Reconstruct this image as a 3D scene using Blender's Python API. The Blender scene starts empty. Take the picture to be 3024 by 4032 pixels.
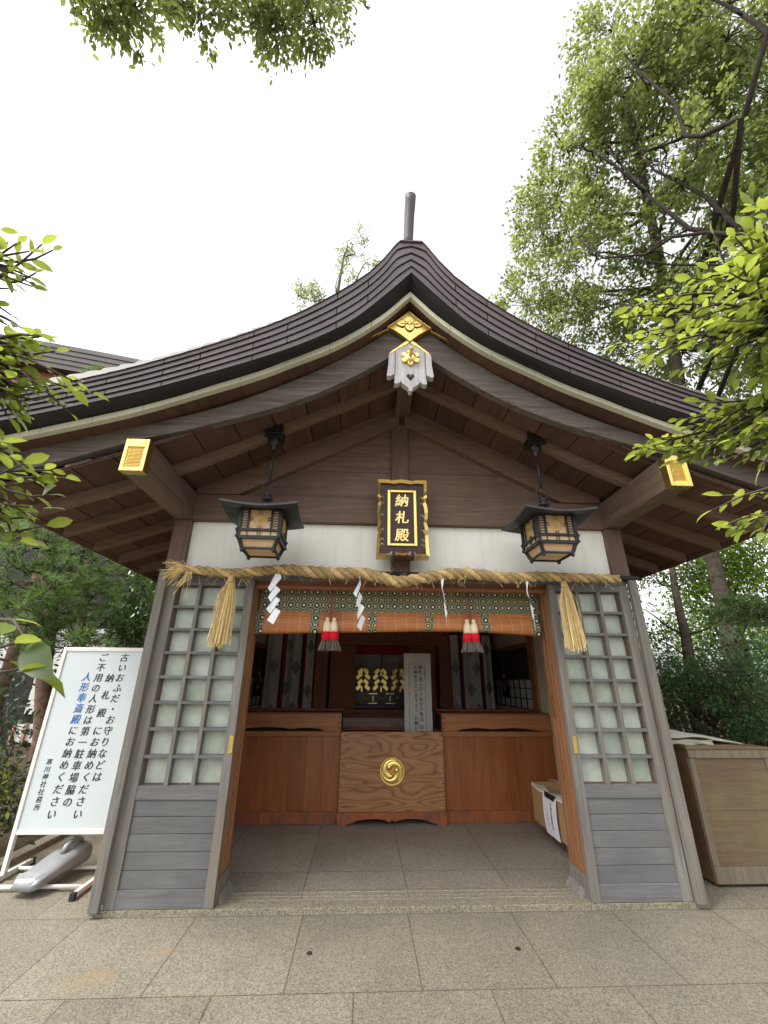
import bpy, bmesh, math, random
import numpy as np
from mathutils import Vector, Matrix
random.seed(7); RNG = np.random.default_rng(7)
PI = math.pi; rad = math.radians
S = bpy.context.scene
C = S.collection

# ------------------------------------------------------------------ camera, sky, sun, exposure
cam_d = bpy.data.cameras.new('camera'); cam = bpy.data.objects.new('camera', cam_d); C.objects.link(cam)
cam_d.sensor_fit = 'HORIZONTAL'; cam_d.sensor_width = 36.0; cam_d.lens = 36.0*1636.37/3024.0
cam_d.clip_start = 0.05; cam_d.clip_end = 2000
_r = Vector((0.99886, -0.04727, 0.00691)); _u = Vector((-0.02423, -0.37665, 0.92604)); _f = Vector((0.04117, 0.92515, 0.37736))
M = Matrix((( _r.x, _u.x, -_f.x), (_r.y, _u.y, -_f.y), (_r.z, _u.z, -_f.z))).to_4x4()
M.translation = Vector((-0.3343, -3.6197, 1.45)); cam.matrix_world = M
S.camera = cam

SUN_AZ, SUN_EL = rad(-120), rad(58)          # azimuth from +Y towards +X
sun_dir = Vector((math.sin(SUN_AZ)*math.cos(SUN_EL), math.cos(SUN_AZ)*math.cos(SUN_EL), math.sin(SUN_EL)))
W = bpy.data.worlds.new('World'); S.world = W; W.use_nodes = True
nt = W.node_tree; nt.nodes.clear()
o = nt.nodes.new('ShaderNodeOutputWorld'); bg = nt.nodes.new('ShaderNodeBackground'); sky = nt.nodes.new('ShaderNodeTexSky')
sky.sky_type = 'NISHITA'; sky.sun_disc = False; sky.sun_elevation = SUN_EL; sky.sun_rotation = SUN_AZ
sky.air_density = 1.0; sky.dust_density = 4.0; sky.ozone_density = 1.0
hs = nt.nodes.new('ShaderNodeHueSaturation'); hs.inputs['Saturation'].default_value = 0.10; hs.inputs['Value'].default_value = 1.7
nt.links.new(sky.outputs[0], hs.inputs['Color']); nt.links.new(hs.outputs[0], bg.inputs[0]); nt.links.new(bg.outputs[0], o.inputs[0])
bg.inputs[1].default_value = 0.15
sl = bpy.data.lights.new('sun', 'SUN'); sl.energy = 1.3; sl.angle = rad(12); sl.color = (1, .95, .86)
so = bpy.data.objects.new('sun', sl); C.objects.link(so); so.rotation_euler = sun_dir.to_track_quat('Z', 'Y').to_euler()
S.view_settings.view_transform = 'Standard'; S.view_settings.look = 'None'; S.view_settings.gamma = 1.0
S.view_settings.exposure = 0.80
S.cycles.max_bounces = 8; S.cycles.diffuse_bounces = 5; S.cycles.transparent_max_bounces = 8
S.cycles.sample_clamp_indirect = 6.0

# ------------------------------------------------------------------ materials
def new_mat(name):
    m = bpy.data.materials.new(name); m.use_nodes = True
    n = m.node_tree; b = n.nodes['Principled BSDF']
    return m, n, b
def N(n, t, **kw):
    x = n.nodes.new(t)
    for k, v in kw.items():
        if k in x.inputs: x.inputs[k].default_value = v
        else: setattr(x, k, v)
    return x
def ramp(n, fac, stops, interp='LINEAR'):
    r = n.nodes.new('ShaderNodeValToRGB'); r.color_ramp.interpolation = interp
    e = r.color_ramp.elements
    e[0].position = stops[0][0]; e[0].color = (*stops[0][1], 1); e[1].position = stops[-1][0]; e[1].color = (*stops[-1][1], 1)
    for p, c in stops[1:-1]: e.new(p).color = (*c, 1)
    n.links.new(fac, r.inputs[0]); return r
def mixc(n, fac, a, b, mode='MIX'):
    m = n.nodes.new('ShaderNodeMix'); m.data_type = 'RGBA'; m.blend_type = mode
    def put(s, v):
        if hasattr(v, 'links'): n.links.new(v, s)
        elif isinstance(v, (int, float)): s.default_value = v
        else: s.default_value = (*v, 1)
    put(m.inputs[0], fac); put(m.inputs[6], a); put(m.inputs[7], b)
    return m.outputs[2]
def bump(n, b, h, strength, dist=0.002):
    bp = N(n, 'ShaderNodeBump', Strength=strength, Distance=dist); n.links.new(h, bp.inputs['Height']); n.links.new(bp.outputs[0], b.inputs['Normal'])

def wood(name, c1, c2, axis='X', scale=1.0, rough=.6, vary=.25, grain=26, stain=None, bmp=.25, coat=0, spec=.3):
    m, n, b = new_mat(name)
    tc = N(n, 'ShaderNodeTexCoord'); mp = N(n, 'ShaderNodeMapping'); geo = N(n, 'ShaderNodeNewGeometry')
    sc = [grain*scale]*3; sc['XYZ'.index(axis)] = 1.3*scale
    mp.inputs['Scale'].default_value = sc
    add = n.nodes.new('ShaderNodeVectorMath'); add.operation = 'ADD'
    sc2 = n.nodes.new('ShaderNodeVectorMath'); sc2.operation = 'SCALE'; sc2.inputs[3].default_value = 7.0
    cmb = n.nodes.new('ShaderNodeCombineXYZ')
    for i in range(3): n.links.new(geo.outputs['Random Per Island'], cmb.inputs[i])
    n.links.new(cmb.outputs[0], sc2.inputs[0]); n.links.new(tc.outputs['Object'], add.inputs[0]); n.links.new(sc2.outputs[0], add.inputs[1])
    n.links.new(add.outputs[0], mp.inputs[0])
    nz = N(n, 'ShaderNodeTexNoise', Scale=1.0, Detail=6.0, Roughness=.62, Distortion=1.2); n.links.new(mp.outputs[0], nz.inputs['Vector'])
    r = ramp(n, nz.outputs[0], [(.28, c1), (.72, c2)])
    mp2 = N(n, 'ShaderNodeMapping'); s2 = [150*scale]*3; s2['XYZ'.index(axis)] = 5*scale; mp2.inputs['Scale'].default_value = s2
    n.links.new(add.outputs[0], mp2.inputs[0]); fz = N(n, 'ShaderNodeTexNoise', Scale=1.0, Detail=3.0); n.links.new(mp2.outputs[0], fz.inputs['Vector'])
    fr = ramp(n, fz.outputs[0], [(.3, (.72, .72, .72)), (.7, (1.15, 1.15, 1.15))])
    col = mixc(n, .55, r.outputs[0], fr.outputs[0], 'MULTIPLY')
    hv = N(n, 'ShaderNodeHueSaturation'); mr = N(n, 'ShaderNodeMapRange'); mr.inputs[3].default_value = 1-vary; mr.inputs[4].default_value = 1+vary
    n.links.new(geo.outputs['Random Per Island'], mr.inputs[0]); n.links.new(mr.outputs[0], hv.inputs['Value']); n.links.new(col, hv.inputs['Color'])
    out = hv.outputs[0]
    if stain:
        big = N(n, 'ShaderNodeTexNoise', Scale=stain[1], Detail=5.0, Roughness=.65); n.links.new(tc.outputs['Object'], big.inputs['Vector'])
        rr = ramp(n, big.outputs[0], [(.42, (0, 0, 0)), (.68, (1, 1, 1))])
        sm = n.nodes.new('ShaderNodeMath'); sm.operation = 'MULTIPLY'; sm.inputs[1].default_value = stain[2]; n.links.new(rr.outputs[0], sm.inputs[0])
        out = mixc(n, sm.outputs[0], out, stain[0])
    n.links.new(out, b.inputs['Base Color']); b.inputs['Roughness'].default_value = rough
    b.inputs['Specular IOR Level'].default_value = spec; b.inputs['Coat Weight'].default_value = coat; b.inputs['Coat Roughness'].default_value = .25
    bump(n, b, fz.outputs[0], bmp, .002)
    return m

def plain(name, col, rough=.5, metal=0, noise=None, spec=.5, bmp=0, bscale=60, isl=0, streak=None):
    m, n, b = new_mat(name)
    b.inputs['Roughness'].default_value = rough; b.inputs['Metallic'].default_value = metal; b.inputs['Specular IOR Level'].default_value = spec
    b.inputs['Base Color'].default_value = (*col, 1)
    tc = N(n, 'ShaderNodeTexCoord')
    if noise:
        nz = N(n, 'ShaderNodeTexNoise', Scale=noise[1], Detail=6.0, Roughness=.6); n.links.new(tc.outputs['Object'], nz.inputs['Vector'])
        r = ramp(n, nz.outputs[0], [(.3, col), (.7, noise[0])]); out = r.outputs[0]
        if streak:
            mp = N(n, 'ShaderNodeMapping'); mp.inputs['Scale'].default_value = streak[1]; n.links.new(tc.outputs['Object'], mp.inputs[0])
            sz_ = N(n, 'ShaderNodeTexNoise', Scale=1.0, Detail=6.0, Roughness=.7); n.links.new(mp.outputs[0], sz_.inputs['Vector'])
            sr = ramp(n, sz_.outputs[0], [(.5, (0, 0, 0)), (.72, (streak[2],)*3)]); out = mixc(n, sr.outputs[0], out, streak[0])
        if isl:
            geo = N(n, 'ShaderNodeNewGeometry'); hv = N(n, 'ShaderNodeHueSaturation'); mr = N(n, 'ShaderNodeMapRange'); mr.inputs[3].default_value = 1-isl; mr.inputs[4].default_value = 1+isl
            n.links.new(geo.outputs['Random Per Island'], mr.inputs[0]); n.links.new(mr.outputs[0], hv.inputs['Value']); n.links.new(out, hv.inputs['Color']); out = hv.outputs[0]
        n.links.new(out, b.inputs['Base Color'])
    if bmp:
        bz = N(n, 'ShaderNodeTexNoise', Scale=bscale, Detail=4.0); n.links.new(tc.outputs['Object'], bz.inputs['Vector'])
        bump(n, b, bz.outputs[0], bmp, .004)
    return m

def granite(name, base, dark, light, brick=None, stains=True):
    m, n, b = new_mat(name)
    tc = N(n, 'ShaderNodeTexCoord')
    v = N(n, 'ShaderNodeTexVoronoi', Scale=150.0); n.links.new(tc.outputs['Object'], v.inputs['Vector'])
    z = N(n, 'ShaderNodeTexNoise', Scale=95.0, Detail=3.0, Roughness=.75); n.links.new(tc.outputs['Object'], z.inputs['Vector'])
    rg = N(n, 'ShaderNodeSeparateColor'); n.links.new(v.outputs['Color'], rg.inputs[0])
    r1 = ramp(n, rg.outputs[0], [(.0, dark), (.22, dark), (.34, base), (.7, base), (.9, light)])
    r2 = ramp(n, z.outputs[0], [(.36, (.72, .70, .68)), (.5, (1, 1, 1)), (.64, (1.22, 1.2, 1.16))])
    col = mixc(n, .8, r1.outputs[0], r2.outputs[0], 'MULTIPLY')
    big = N(n, 'ShaderNodeTexNoise', Scale=1.6, Detail=6.0, Roughness=.62); n.links.new(tc.outputs['Object'], big.inputs['Vector'])
    rb = ramp(n, big.outputs[0], [(.32, (.80, .79, .76)), (.68, (1.1, 1.08, 1.02))])
    col = mixc(n, .8, col, rb.outputs[0], 'MULTIPLY')
    if brick:
        bw, bh, off, ox, oy = brick
        mp = N(n, 'ShaderNodeMapping'); mp.inputs['Location'].default_value = (ox, oy, 0); n.links.new(tc.outputs['Object'], mp.inputs[0])
        bt = N(n, 'ShaderNodeTexBrick'); bt.offset = off; bt.squash = 1.0
        bt.inputs['Scale'].default_value = 1.0; bt.inputs['Brick Width'].default_value = bw; bt.inputs['Row Height'].default_value = bh
        bt.inputs['Mortar Size'].default_value = .0042; bt.inputs['Mortar Smooth'].default_value = .3; bt.inputs['Bias'].default_value = 0
        bt.inputs['Color1'].default_value = (.90, .89, .88, 1); bt.inputs['Color2'].default_value = (1.08, 1.07, 1.05, 1); bt.inputs['Mortar'].default_value = (.42, .38, .33, 1)
        n.links.new(mp.outputs[0], bt.inputs['Vector'])
        col = mixc(n, 1.0, col, bt.outputs['Color'], 'MULTIPLY')
    if stains:
        # rust coloured stain on the left slab and two small rusty halos round the bolt holes
        def spot(x, y, rx, ry, c, amt, col):
            mp = N(n, 'ShaderNodeMapping'); mp.vector_type = 'POINT'
            mp.inputs['Location'].default_value = (-x/rx, -y/ry, 0); mp.inputs['Scale'].default_value = (1/rx, 1/ry, 0)
            n.links.new(tc.outputs['Object'], mp.inputs[0])
            wz = N(n, 'ShaderNodeTexNoise', Scale=2.2, Detail=4.0); n.links.new(mp.outputs[0], wz.inputs['Vector'])
            ln = n.nodes.new('ShaderNodeVectorMath'); ln.operation = 'LENGTH'; n.links.new(mp.outputs[0], ln.inputs[0])
            a = n.nodes.new('ShaderNodeMath'); a.operation = 'ADD'; n.links.new(ln.outputs['Value'], a.inputs[0]); n.links.new(wz.outputs[0], a.inputs[1])
            rr = ramp(n, a.outputs[0], [(.70, (amt, amt, amt)), (1.45 if amt < .9 else 1.2, (0, 0, 0))])
            return mixc(n, rr.outputs[0], col, c)
        col = spot(-1.72, -.62, .30, .24, (.27, .185, .10), .42, col)
        col = spot(-1.45, -.40, .18, .12, (.27, .185, .10), .35, col)
        col = spot(.61, -.42, .09, .05, (.30, .19, .09), .7, col)
    n.links.new(col, b.inputs['Base Color']); b.inputs['Roughness'].default_value = .62; b.inputs['Specular IOR Level'].default_value = .35
    bump(n, b, z.outputs[0], .15, .002)
    return m

def leaf_mat(name, dark, light, trans, tfac=.4, rough=.4, spec=.4, old=None):
    m, n, b = new_mat(name)
    geo = N(n, 'ShaderNodeNewGeometry')
    r = ramp(n, geo.outputs['Random Per Island'], [(0, dark), (.7, light), (.985 if old else .95, light), (.99, old or light), (1, old or tuple(min(1, x*1.5) for x in light))])
    n.links.new(r.outputs[0], b.inputs['Base Color']); b.inputs['Roughness'].default_value = rough; b.inputs['Specular IOR Level'].default_value = spec
    t = N(n, 'ShaderNodeBsdfTranslucent'); rt = ramp(n, geo.outputs['Random Per Island'], [(0, tuple(x*.6 for x in trans)), (1, trans)])
    n.links.new(rt.outputs[0], t.inputs[0])
    ms = N(n, 'ShaderNodeMixShader'); ms.inputs[0].default_value = tfac
    n.links.new(b.outputs[0], ms.inputs[1]); n.links.new(t.outputs[0], ms.inputs[2]); n.links.new(ms.outputs[0], n.nodes['Material Output'].inputs[0])
    return m

def brocade_mat():
    m, n, b = new_mat('brocade')
    tc = N(n, 'ShaderNodeTexCoord'); sp = N(n, 'ShaderNodeSeparateXYZ'); n.links.new(tc.outputs['Object'], sp.inputs[0])
    def math_(op, a, bb=None):
        x = n.nodes.new('ShaderNodeMath'); x.operation = op
        for i, v in enumerate((a, bb)):
            if v is None: continue
            if hasattr(v, 'links'): n.links.new(v, x.inputs[i])
            else: x.inputs[i].default_value = v
        return x.outputs[0]
    T = .118
    cx = math_('COSINE', math_('MULTIPLY', sp.outputs[0], 2*PI/T)); cz = math_('COSINE', math_('MULTIPLY', sp.outputs[2], 2*PI/T))
    f = math_('MULTIPLY', math_('ADD', cx, cz), .25); f = math_('ADD', f, .5)
    r = ramp(n, f, [(0, (.75, .68, .50)), (.04, (.006, .010, .007)), (.20, (.13, .16, .06)), (.27, (.46, .46, .28)), (.33, (.016, .02, .012)), (.44, (.09, .11, .045)), (.49, (.42, .42, .24)), (.55, (.016, .02, .012)), (.70, (.14, .16, .07)), (.78, (.48, .46, .30)), (.84, (.004, .006, .005)), (.955, (.70, .36, .08))], 'CONSTANT')
    n.links.new(r.outputs[0], b.inputs['Base Color']); b.inputs['Roughness'].default_value = .55
    b.inputs['Sheen Weight'].default_value = .2
    return m

def reed_mat():
    m, n, b = new_mat('reed_blind')
    tc = N(n, 'ShaderNodeTexCoord')
    mp = N(n, 'ShaderNodeMapping'); mp.inputs['Scale'].default_value = (1.2, 40, 40); n.links.new(tc.outputs['Object'], mp.inputs[0])
    z = N(n, 'ShaderNodeTexNoise', Scale=2.0, Detail=4.0); n.links.new(mp.outputs[0], z.inputs['Vector'])
    r = ramp(n, z.outputs[0], [(.3, (.30, .090, .020)), (.7, (.50, .185, .045))])
    w = N(n, 'ShaderNodeTexWave', Scale=3.3, Distortion=1.5); w.bands_direction = 'X'; w.inputs['Detail Scale'].default_value = 1.2; n.links.new(tc.outputs['Object'], w.inputs['Vector'])
    rw = ramp(n, w.outputs[0], [(.975, (0, 0, 0)), (.995, (.55, .55, .55))])
    col = mixc(n, rw.outputs[0], r.outputs[0], (.55, .28, .09))
    n.links.new(col, b.inputs['Base Color']); b.inputs['Roughness'].default_value = .45; bump(n, b, z.outputs[0], .3, .002)
    return m

def keyaki_mat():
    m, n, b = new_mat('keyaki_board')
    tc = N(n, 'ShaderNodeTexCoord'); mp = N(n, 'ShaderNodeMapping'); mp.inputs['Scale'].default_value = (.9, 1, 4.4); mp.inputs['Location'].default_value = (.3, 0, .4)
    n.links.new(tc.outputs['Object'], mp.inputs[0])
    lo = N(n, 'ShaderNodeTexNoise', Scale=1.25, Detail=1.5, Roughness=.45); n.links.new(mp.outputs[0], lo.inputs['Vector'])
    x = n.nodes.new('ShaderNodeMath'); x.operation = 'MULTIPLY'; x.inputs[1].default_value = 13; n.links.new(lo.outputs[0], x.inputs[0])
    fr = n.nodes.new('ShaderNodeMath'); fr.operation = 'FRACT'; n.links.new(x.outputs[0], fr.inputs[0])
    r = ramp(n, fr.outputs[0], [(0, (.16, .060, .020)), (.12, (.27, .115, .040)), (.5, (.37, .175, .070)), (.88, (.31, .14, .052)), (1, (.16, .060, .020))])
    mp2 = N(n, 'ShaderNodeMapping'); mp2.inputs['Scale'].default_value = (9, 60, 160); n.links.new(tc.outputs['Object'], mp2.inputs[0])
    fz = N(n, 'ShaderNodeTexNoise', Scale=1, Detail=4.0); n.links.new(mp2.outputs[0], fz.inputs['Vector'])
    f2 = ramp(n, fz.outputs[0], [(.3, (.7, .7, .7)), (.7, (1.2, 1.2, 1.2))])
    col = mixc(n, .6, r.outputs[0], f2.outputs[0], 'MULTIPLY'); n.links.new(col, b.inputs['Base Color']); b.inputs['Roughness'].default_value = .42
    bump(n, b, fz.outputs[0], .15, .001)
    return m

def rope_mat():
    m, n, b = new_mat('straw_rope'); geo = N(n, 'ShaderNodeNewGeometry'); tc = N(n, 'ShaderNodeTexCoord')
    z = N(n, 'ShaderNodeTexNoise', Scale=90.0, Detail=5.0, Roughness=.7); n.links.new(tc.outputs['Object'], z.inputs['Vector'])
    r = ramp(n, z.outputs[0], [(.3, (.24, .145, .05)), (.55, (.55, .39, .17)), (.75, (.74, .57, .30))])
    hv = N(n, 'ShaderNodeHueSaturation'); mr = N(n, 'ShaderNodeMapRange'); mr.inputs[3].default_value = .65; mr.inputs[4].default_value = 1.25
    n.links.new(geo.outputs['Random Per Island'], mr.inputs[0]); n.links.new(mr.outputs[0], hv.inputs['Value']); n.links.new(r.outputs[0], hv.inputs['Color'])
    n.links.new(hv.outputs[0], b.inputs['Base Color']); b.inputs['Roughness'].default_value = .75; bump(n, b, z.outputs[0], .5, .004)
    return m

def glass_mat():
    m, n, b = new_mat('hammered_glass'); tc = N(n, 'ShaderNodeTexCoord')
    b.inputs['Base Color'].default_value = (.55, .60, .53, 1); b.inputs['Roughness'].default_value = .18; b.inputs['Specular IOR Level'].default_value = .6
    v = N(n, 'ShaderNodeTexNoise', Scale=55.0, Detail=3.0, Distortion=.8); n.links.new(tc.outputs['Object'], v.inputs['Vector']); bump(n, b, v.outputs[0], .5, .006)
    gz = N(n, 'ShaderNodeTexNoise', Scale=3.2, Detail=5.0, Roughness=.65); n.links.new(tc.outputs['Object'], gz.inputs['Vector'])
    gr = ramp(n, gz.outputs[0], [(.3, (.36, .44, .34)), (.52, (.56, .61, .53)), (.7, (.72, .74, .68))]); n.links.new(gr.outputs[0], b.inputs['Base Color'])  # green and pale blotches in the colour stand in for reflections
    t = N(n, 'ShaderNodeBsdfTranslucent'); t.inputs[0].default_value = (.55, .68, .56, 1); ms = N(n, 'ShaderNodeMixShader'); ms.inputs[0].default_value = .3
    n.links.new(b.outputs[0], ms.inputs[1]); n.links.new(t.outputs[0], ms.inputs[2]); n.links.new(ms.outputs[0], n.nodes['Material Output'].inputs[0])
    return m

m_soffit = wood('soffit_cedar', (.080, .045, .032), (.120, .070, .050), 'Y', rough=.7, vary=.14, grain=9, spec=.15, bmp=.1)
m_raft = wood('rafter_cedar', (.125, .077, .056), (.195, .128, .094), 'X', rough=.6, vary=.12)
m_beamY = wood('purlin_cedar', (.080, .053, .040), (.175, .122, .09), 'Y', rough=.6, vary=.1)
m_gable = wood('gable_cedar', (.105, .066, .047), (.20, .132, .097), 'X', rough=.6, vary=.14, stain=((.075, .045, .036), 1.3, .5))
m_post = wood('post_cedar', (.085, .050, .040), (.165, .108, .084), 'Z', rough=.6, vary=.12)
m_barge = wood('barge_cedar', (.065, .053, .045), (.185, .163, .142), 'X', rough=.7, vary=.08, stain=((.07, .045, .035), 1.2, .5), bmp=.4)
m_pend = wood('pendant_wood', (.40, .385, .38), (.66, .65, .65), 'Z', rough=.75, vary=.05, stain=((.25, .23, .23), 3.0, .5), bmp=.4)
m_greyZ = wood('weathered_upright', (.115, .105, .094), (.245, .232, .215), 'Z', rough=.75, vary=.12, stain=((.20, .165, .115), 2.0, .5), bmp=.4)
m_greyX = wood('weathered_rail', (.115, .112, .110), (.205, .20, .194), 'X', rough=.75, vary=.10, stain=((.10, .10, .103), 2.3, .55), bmp=.4)
m_red = wood('red_cedar_upright', (.20, .088, .040), (.32, .158, .078), 'Z', rough=.5, vary=.06, coat=.1)
m_redX = wood('red_cedar_rail', (.17, .062, .030), (.28, .115, .055), 'X', rough=.5, vary=.06)
m_count = wood('counter_panel', (.195, .058, .020), (.34, .125, .044), 'Z', rough=.38, vary=.10, grain=18, stain=((.24, .055, .013), 2.5, .5), coat=.15)
m_countX = wood('counter_rail', (.24, .092, .034), (.38, .165, .066), 'X', rough=.42, vary=.08)
m_base = wood('counter_base', (.26, .068, .024), (.38, .12, .045), 'Z', rough=.55, vary=.08, stain=((.06, .05, .045), 4, .6))
m_darkw = wood('dark_inner_wood', (.20, .062, .025), (.31, .108, .046), 'Z', rough=.5, vary=.1)
m_chest = wood('chest_panel', (.115, .074, .043), (.165, .113, .07), 'X', rough=.65, vary=.08, stain=((.22, .21, .08), 1.8, .4))
m_chestf = wood('chest_frame', (.135, .108, .074), (.225, .188, .136), 'Z', rough=.7, vary=.08)
m_key = keyaki_mat()
m_copper = plain('dark_copper', (.050, .036, .038), .42, .0, ((.085, .062, .064), 3.0), .45, .15, 30, .22, ((.11, .095, .09), (2, 2, 9), .5))
m_copper2 = plain('roof_sheet', (.055, .045, .039), .6, 0, ((.10, .083, .07), 2.0), .5)
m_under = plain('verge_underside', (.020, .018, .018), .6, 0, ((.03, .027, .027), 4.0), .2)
m_pale = plain('pale_verge_strip', (.46, .45, .33), .6, 0, ((.60, .585, .45), 2.5), .4)
m_gold = plain('gold_leaf', (.74, .52, .15), .30, 1.0, ((.84, .64, .24), 14.0), .5, .15, 45)
m_golddk = plain('dark_gold', (.50, .28, .07), .4, 1.0)  # darker gold for the latches and the recessed ground of the crest
m_plaster = plain('white_plaster', (.78, .77, .71), .85, 0, ((.83, .825, .77), 2.2), .2, .12, 90, 0, ((.60, .585, .53), (9, 3, 1.2), .45))
m_cream = plain('inner_plaster', (.52, .44, .32), .85, 0, ((.58, .50, .38), 1.5), .2)
m_stone = granite('granite_paving', (.208, .193, .156), (.128, .118, .094), (.272, .254, .206), (.70, .755, .5, -.0065, .77+.755))
m_stonein = granite('granite_floor', (.29, .265, .228), (.19, .172, .147), (.355, .327, .283), (.765, .9, .0, -.03, .3), stains=False)
m_stonest = granite('granite_step', (.235, .217, .162), (.13, .118, .09), (.32, .297, .23), None, stains=False)
m_stonekb = granite('granite_kerb', (.36, .33, .25), (.17, .155, .13), (.48, .45, .36), None, stains=False)
m_soil = plain('garden_soil', (.035, .026, .018), .95, 0, ((.075, .055, .035), 9.0), .1, .6, 30)
m_panel = wood('weathered_panel', (.118, .117, .114), (.172, .169, .164), 'X', rough=.75, vary=.10, grain=12, stain=((.10, .10, .103), 2.0, .6), bmp=.2)
m_black = plain('black_lacquer', (.012, .012, .013), .35, 0, None, .5)
m_iron = plain('black_iron', (.009, .010, .011), .5, .2, ((.02, .022, .023), 18.0), .5, .1, 90)
m_ironroof = plain('grey_iron', (.028, .031, .032), .55, .2, ((.048, .051, .052), 12.0), .5)
m_paperlamp = plain('amber_pane', (.56, .37, .20), .5, 0, ((.64, .45, .27), 8.0), .4)
m_white = plain('white_paper', (.80, .82, .85), .7)
m_enamel = plain('white_enamel', (.70, .70, .66), .35, 0, ((.62, .62, .575), 6.0))
m_signp = plain('sign_face', (.50, .56, .57), .32, 0, ((.54, .59, .60), 2.0), .4)
m_ink = plain('black_ink', (.012, .013, .018), .5)
m_blue = plain('blue_ink', (.015, .10, .36), .5)
m_redink = plain('red_ink', (.35, .03, .02), .6)
m_tank = plain('grey_plastic', (.20, .208, .212), .38, 0, ((.26, .268, .272), 5.0), .5, .05, 20)
m_film = plain('clear_film', (.19, .20, .205), .16, 0, ((.28, .29, .295), 14.0), .8, .9, 25)
m_card = plain('cardboard', (.38, .24, .11), .8, 0, ((.42, .275, .13), 4.0), .2)
m_plast = plain('white_bag', (.70, .72, .72), .35, 0, None, .5, .5, 12)
m_cloth = plain('grey_white_cloth', (.46, .45, .42), .9, 0, ((.52, .51, .48), 5.0), .1)
m_navy = plain('navy_cloth', (.02, .02, .035), .9); m_redc = plain('red_cloth', (.30, .012, .022), .85)
m_crest = plain('crest_print', (.035, .034, .036), .9)
m_cream2 = plain('cream_yarn', (.80, .70, .50), .85, 0, ((.70, .58, .38), 40.0), .1)
m_redy = plain('red_yarn', (.62, .018, .035), .8, 0, ((.45, .01, .02), 60.0), .1)
m_greyy = plain('grey_yarn', (.085, .075, .068), .85, 0, ((.20, .17, .14), 70.0), .1)
m_cord = plain('russet_cord', (.27, .075, .045), .7)
m_pink = plain('pink_cloth', (.55, .33, .38), .8, 0, ((.48, .27, .32), 20.0))
m_signwood = wood('plaque_wood', (.028, .014, .012), (.062, .032, .026), 'Z', rough=.4, vary=.03)
m_fold = plain('dust_sheet', (.55, .54, .45), .85, 0, ((.62, .61, .52), 8.0), .1, .3, 14)
m_bamboo = wood('bamboo_slat', (.28, .16, .09), (.45, .28, .17), 'Z', rough=.6, vary=.3)
m_bark = plain('bark', (.045, .036, .028), .9, 0, ((.11, .09, .07), 14.0), .1, .9, 28)
m_barkg = plain('camphor_bark', (.07, .058, .042), .9, 0, ((.15, .128, .095), 9.0), .1, .9, 20)
m_barkp = plain('pine_bark', (.11, .065, .045), .9, 0, ((.22, .15, .115), 16.0), .1, .9, 28)
m_darkbark = plain('dark_bark', (.022, .018, .014), .9, 0, ((.05, .042, .034), 14.0), .1, .9, 28)
m_twig = plain('twig', (.06, .045, .03), .8)
m_brocade = brocade_mat(); m_reed = reed_mat(); m_rope = rope_mat(); m_glass = glass_mat()
m_straw = plain('straw', (.60, .43, .17), .6, 0, ((.80, .63, .32), 30.0), .4, 0, 60, .38)
m_hallw = plain('hall_plaster', (.52, .51, .49), .85, 0, ((.58, .57, .55), 1.0), .2)
m_hallr = plain('hall_roof_copper', (.045, .036, .031), .55, 0, ((.075, .06, .052), 1.2), .3)
lm_camphor = leaf_mat('camphor_leaf', (.028, .064, .015), (.115, .165, .045), (.40, .46, .115), .47)
lm_top = leaf_mat('overhang_leaf', (.040, .075, .022), (.11, .165, .045), (.38, .44, .10), .47)
lm_near = leaf_mat('glossy_leaf', (.026, .065, .013), (.13, .20, .034), (.52, .60, .085), .48, .28, .5, (.30, .11, .04))
lm_pine = leaf_mat('pine_needle', (.05, .10, .035), (.14, .24, .075), (.30, .44, .10), .35, .5)
lm_bush = leaf_mat('laurel_leaf', (.018, .06, .012), (.05, .13, .02), (.16, .34, .04), .3, .22, .7)
lm_dark = leaf_mat('shrub_leaf', (.014, .032, .014), (.035, .07, .028), (.07, .14, .04), .25, .4)
lm_maple = leaf_mat('maple_leaf', (.022, .06, .024), (.06, .135, .05), (.14, .26, .07), .35, .5)
lm_back = leaf_mat('background_leaf', (.04, .09, .016), (.12, .21, .035), (.45, .62, .07), .5, .4)
lm_yel = leaf_mat('yellow_leaf', (.20, .25, .03), (.34, .38, .06), (.5, .55, .1), .4)

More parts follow.
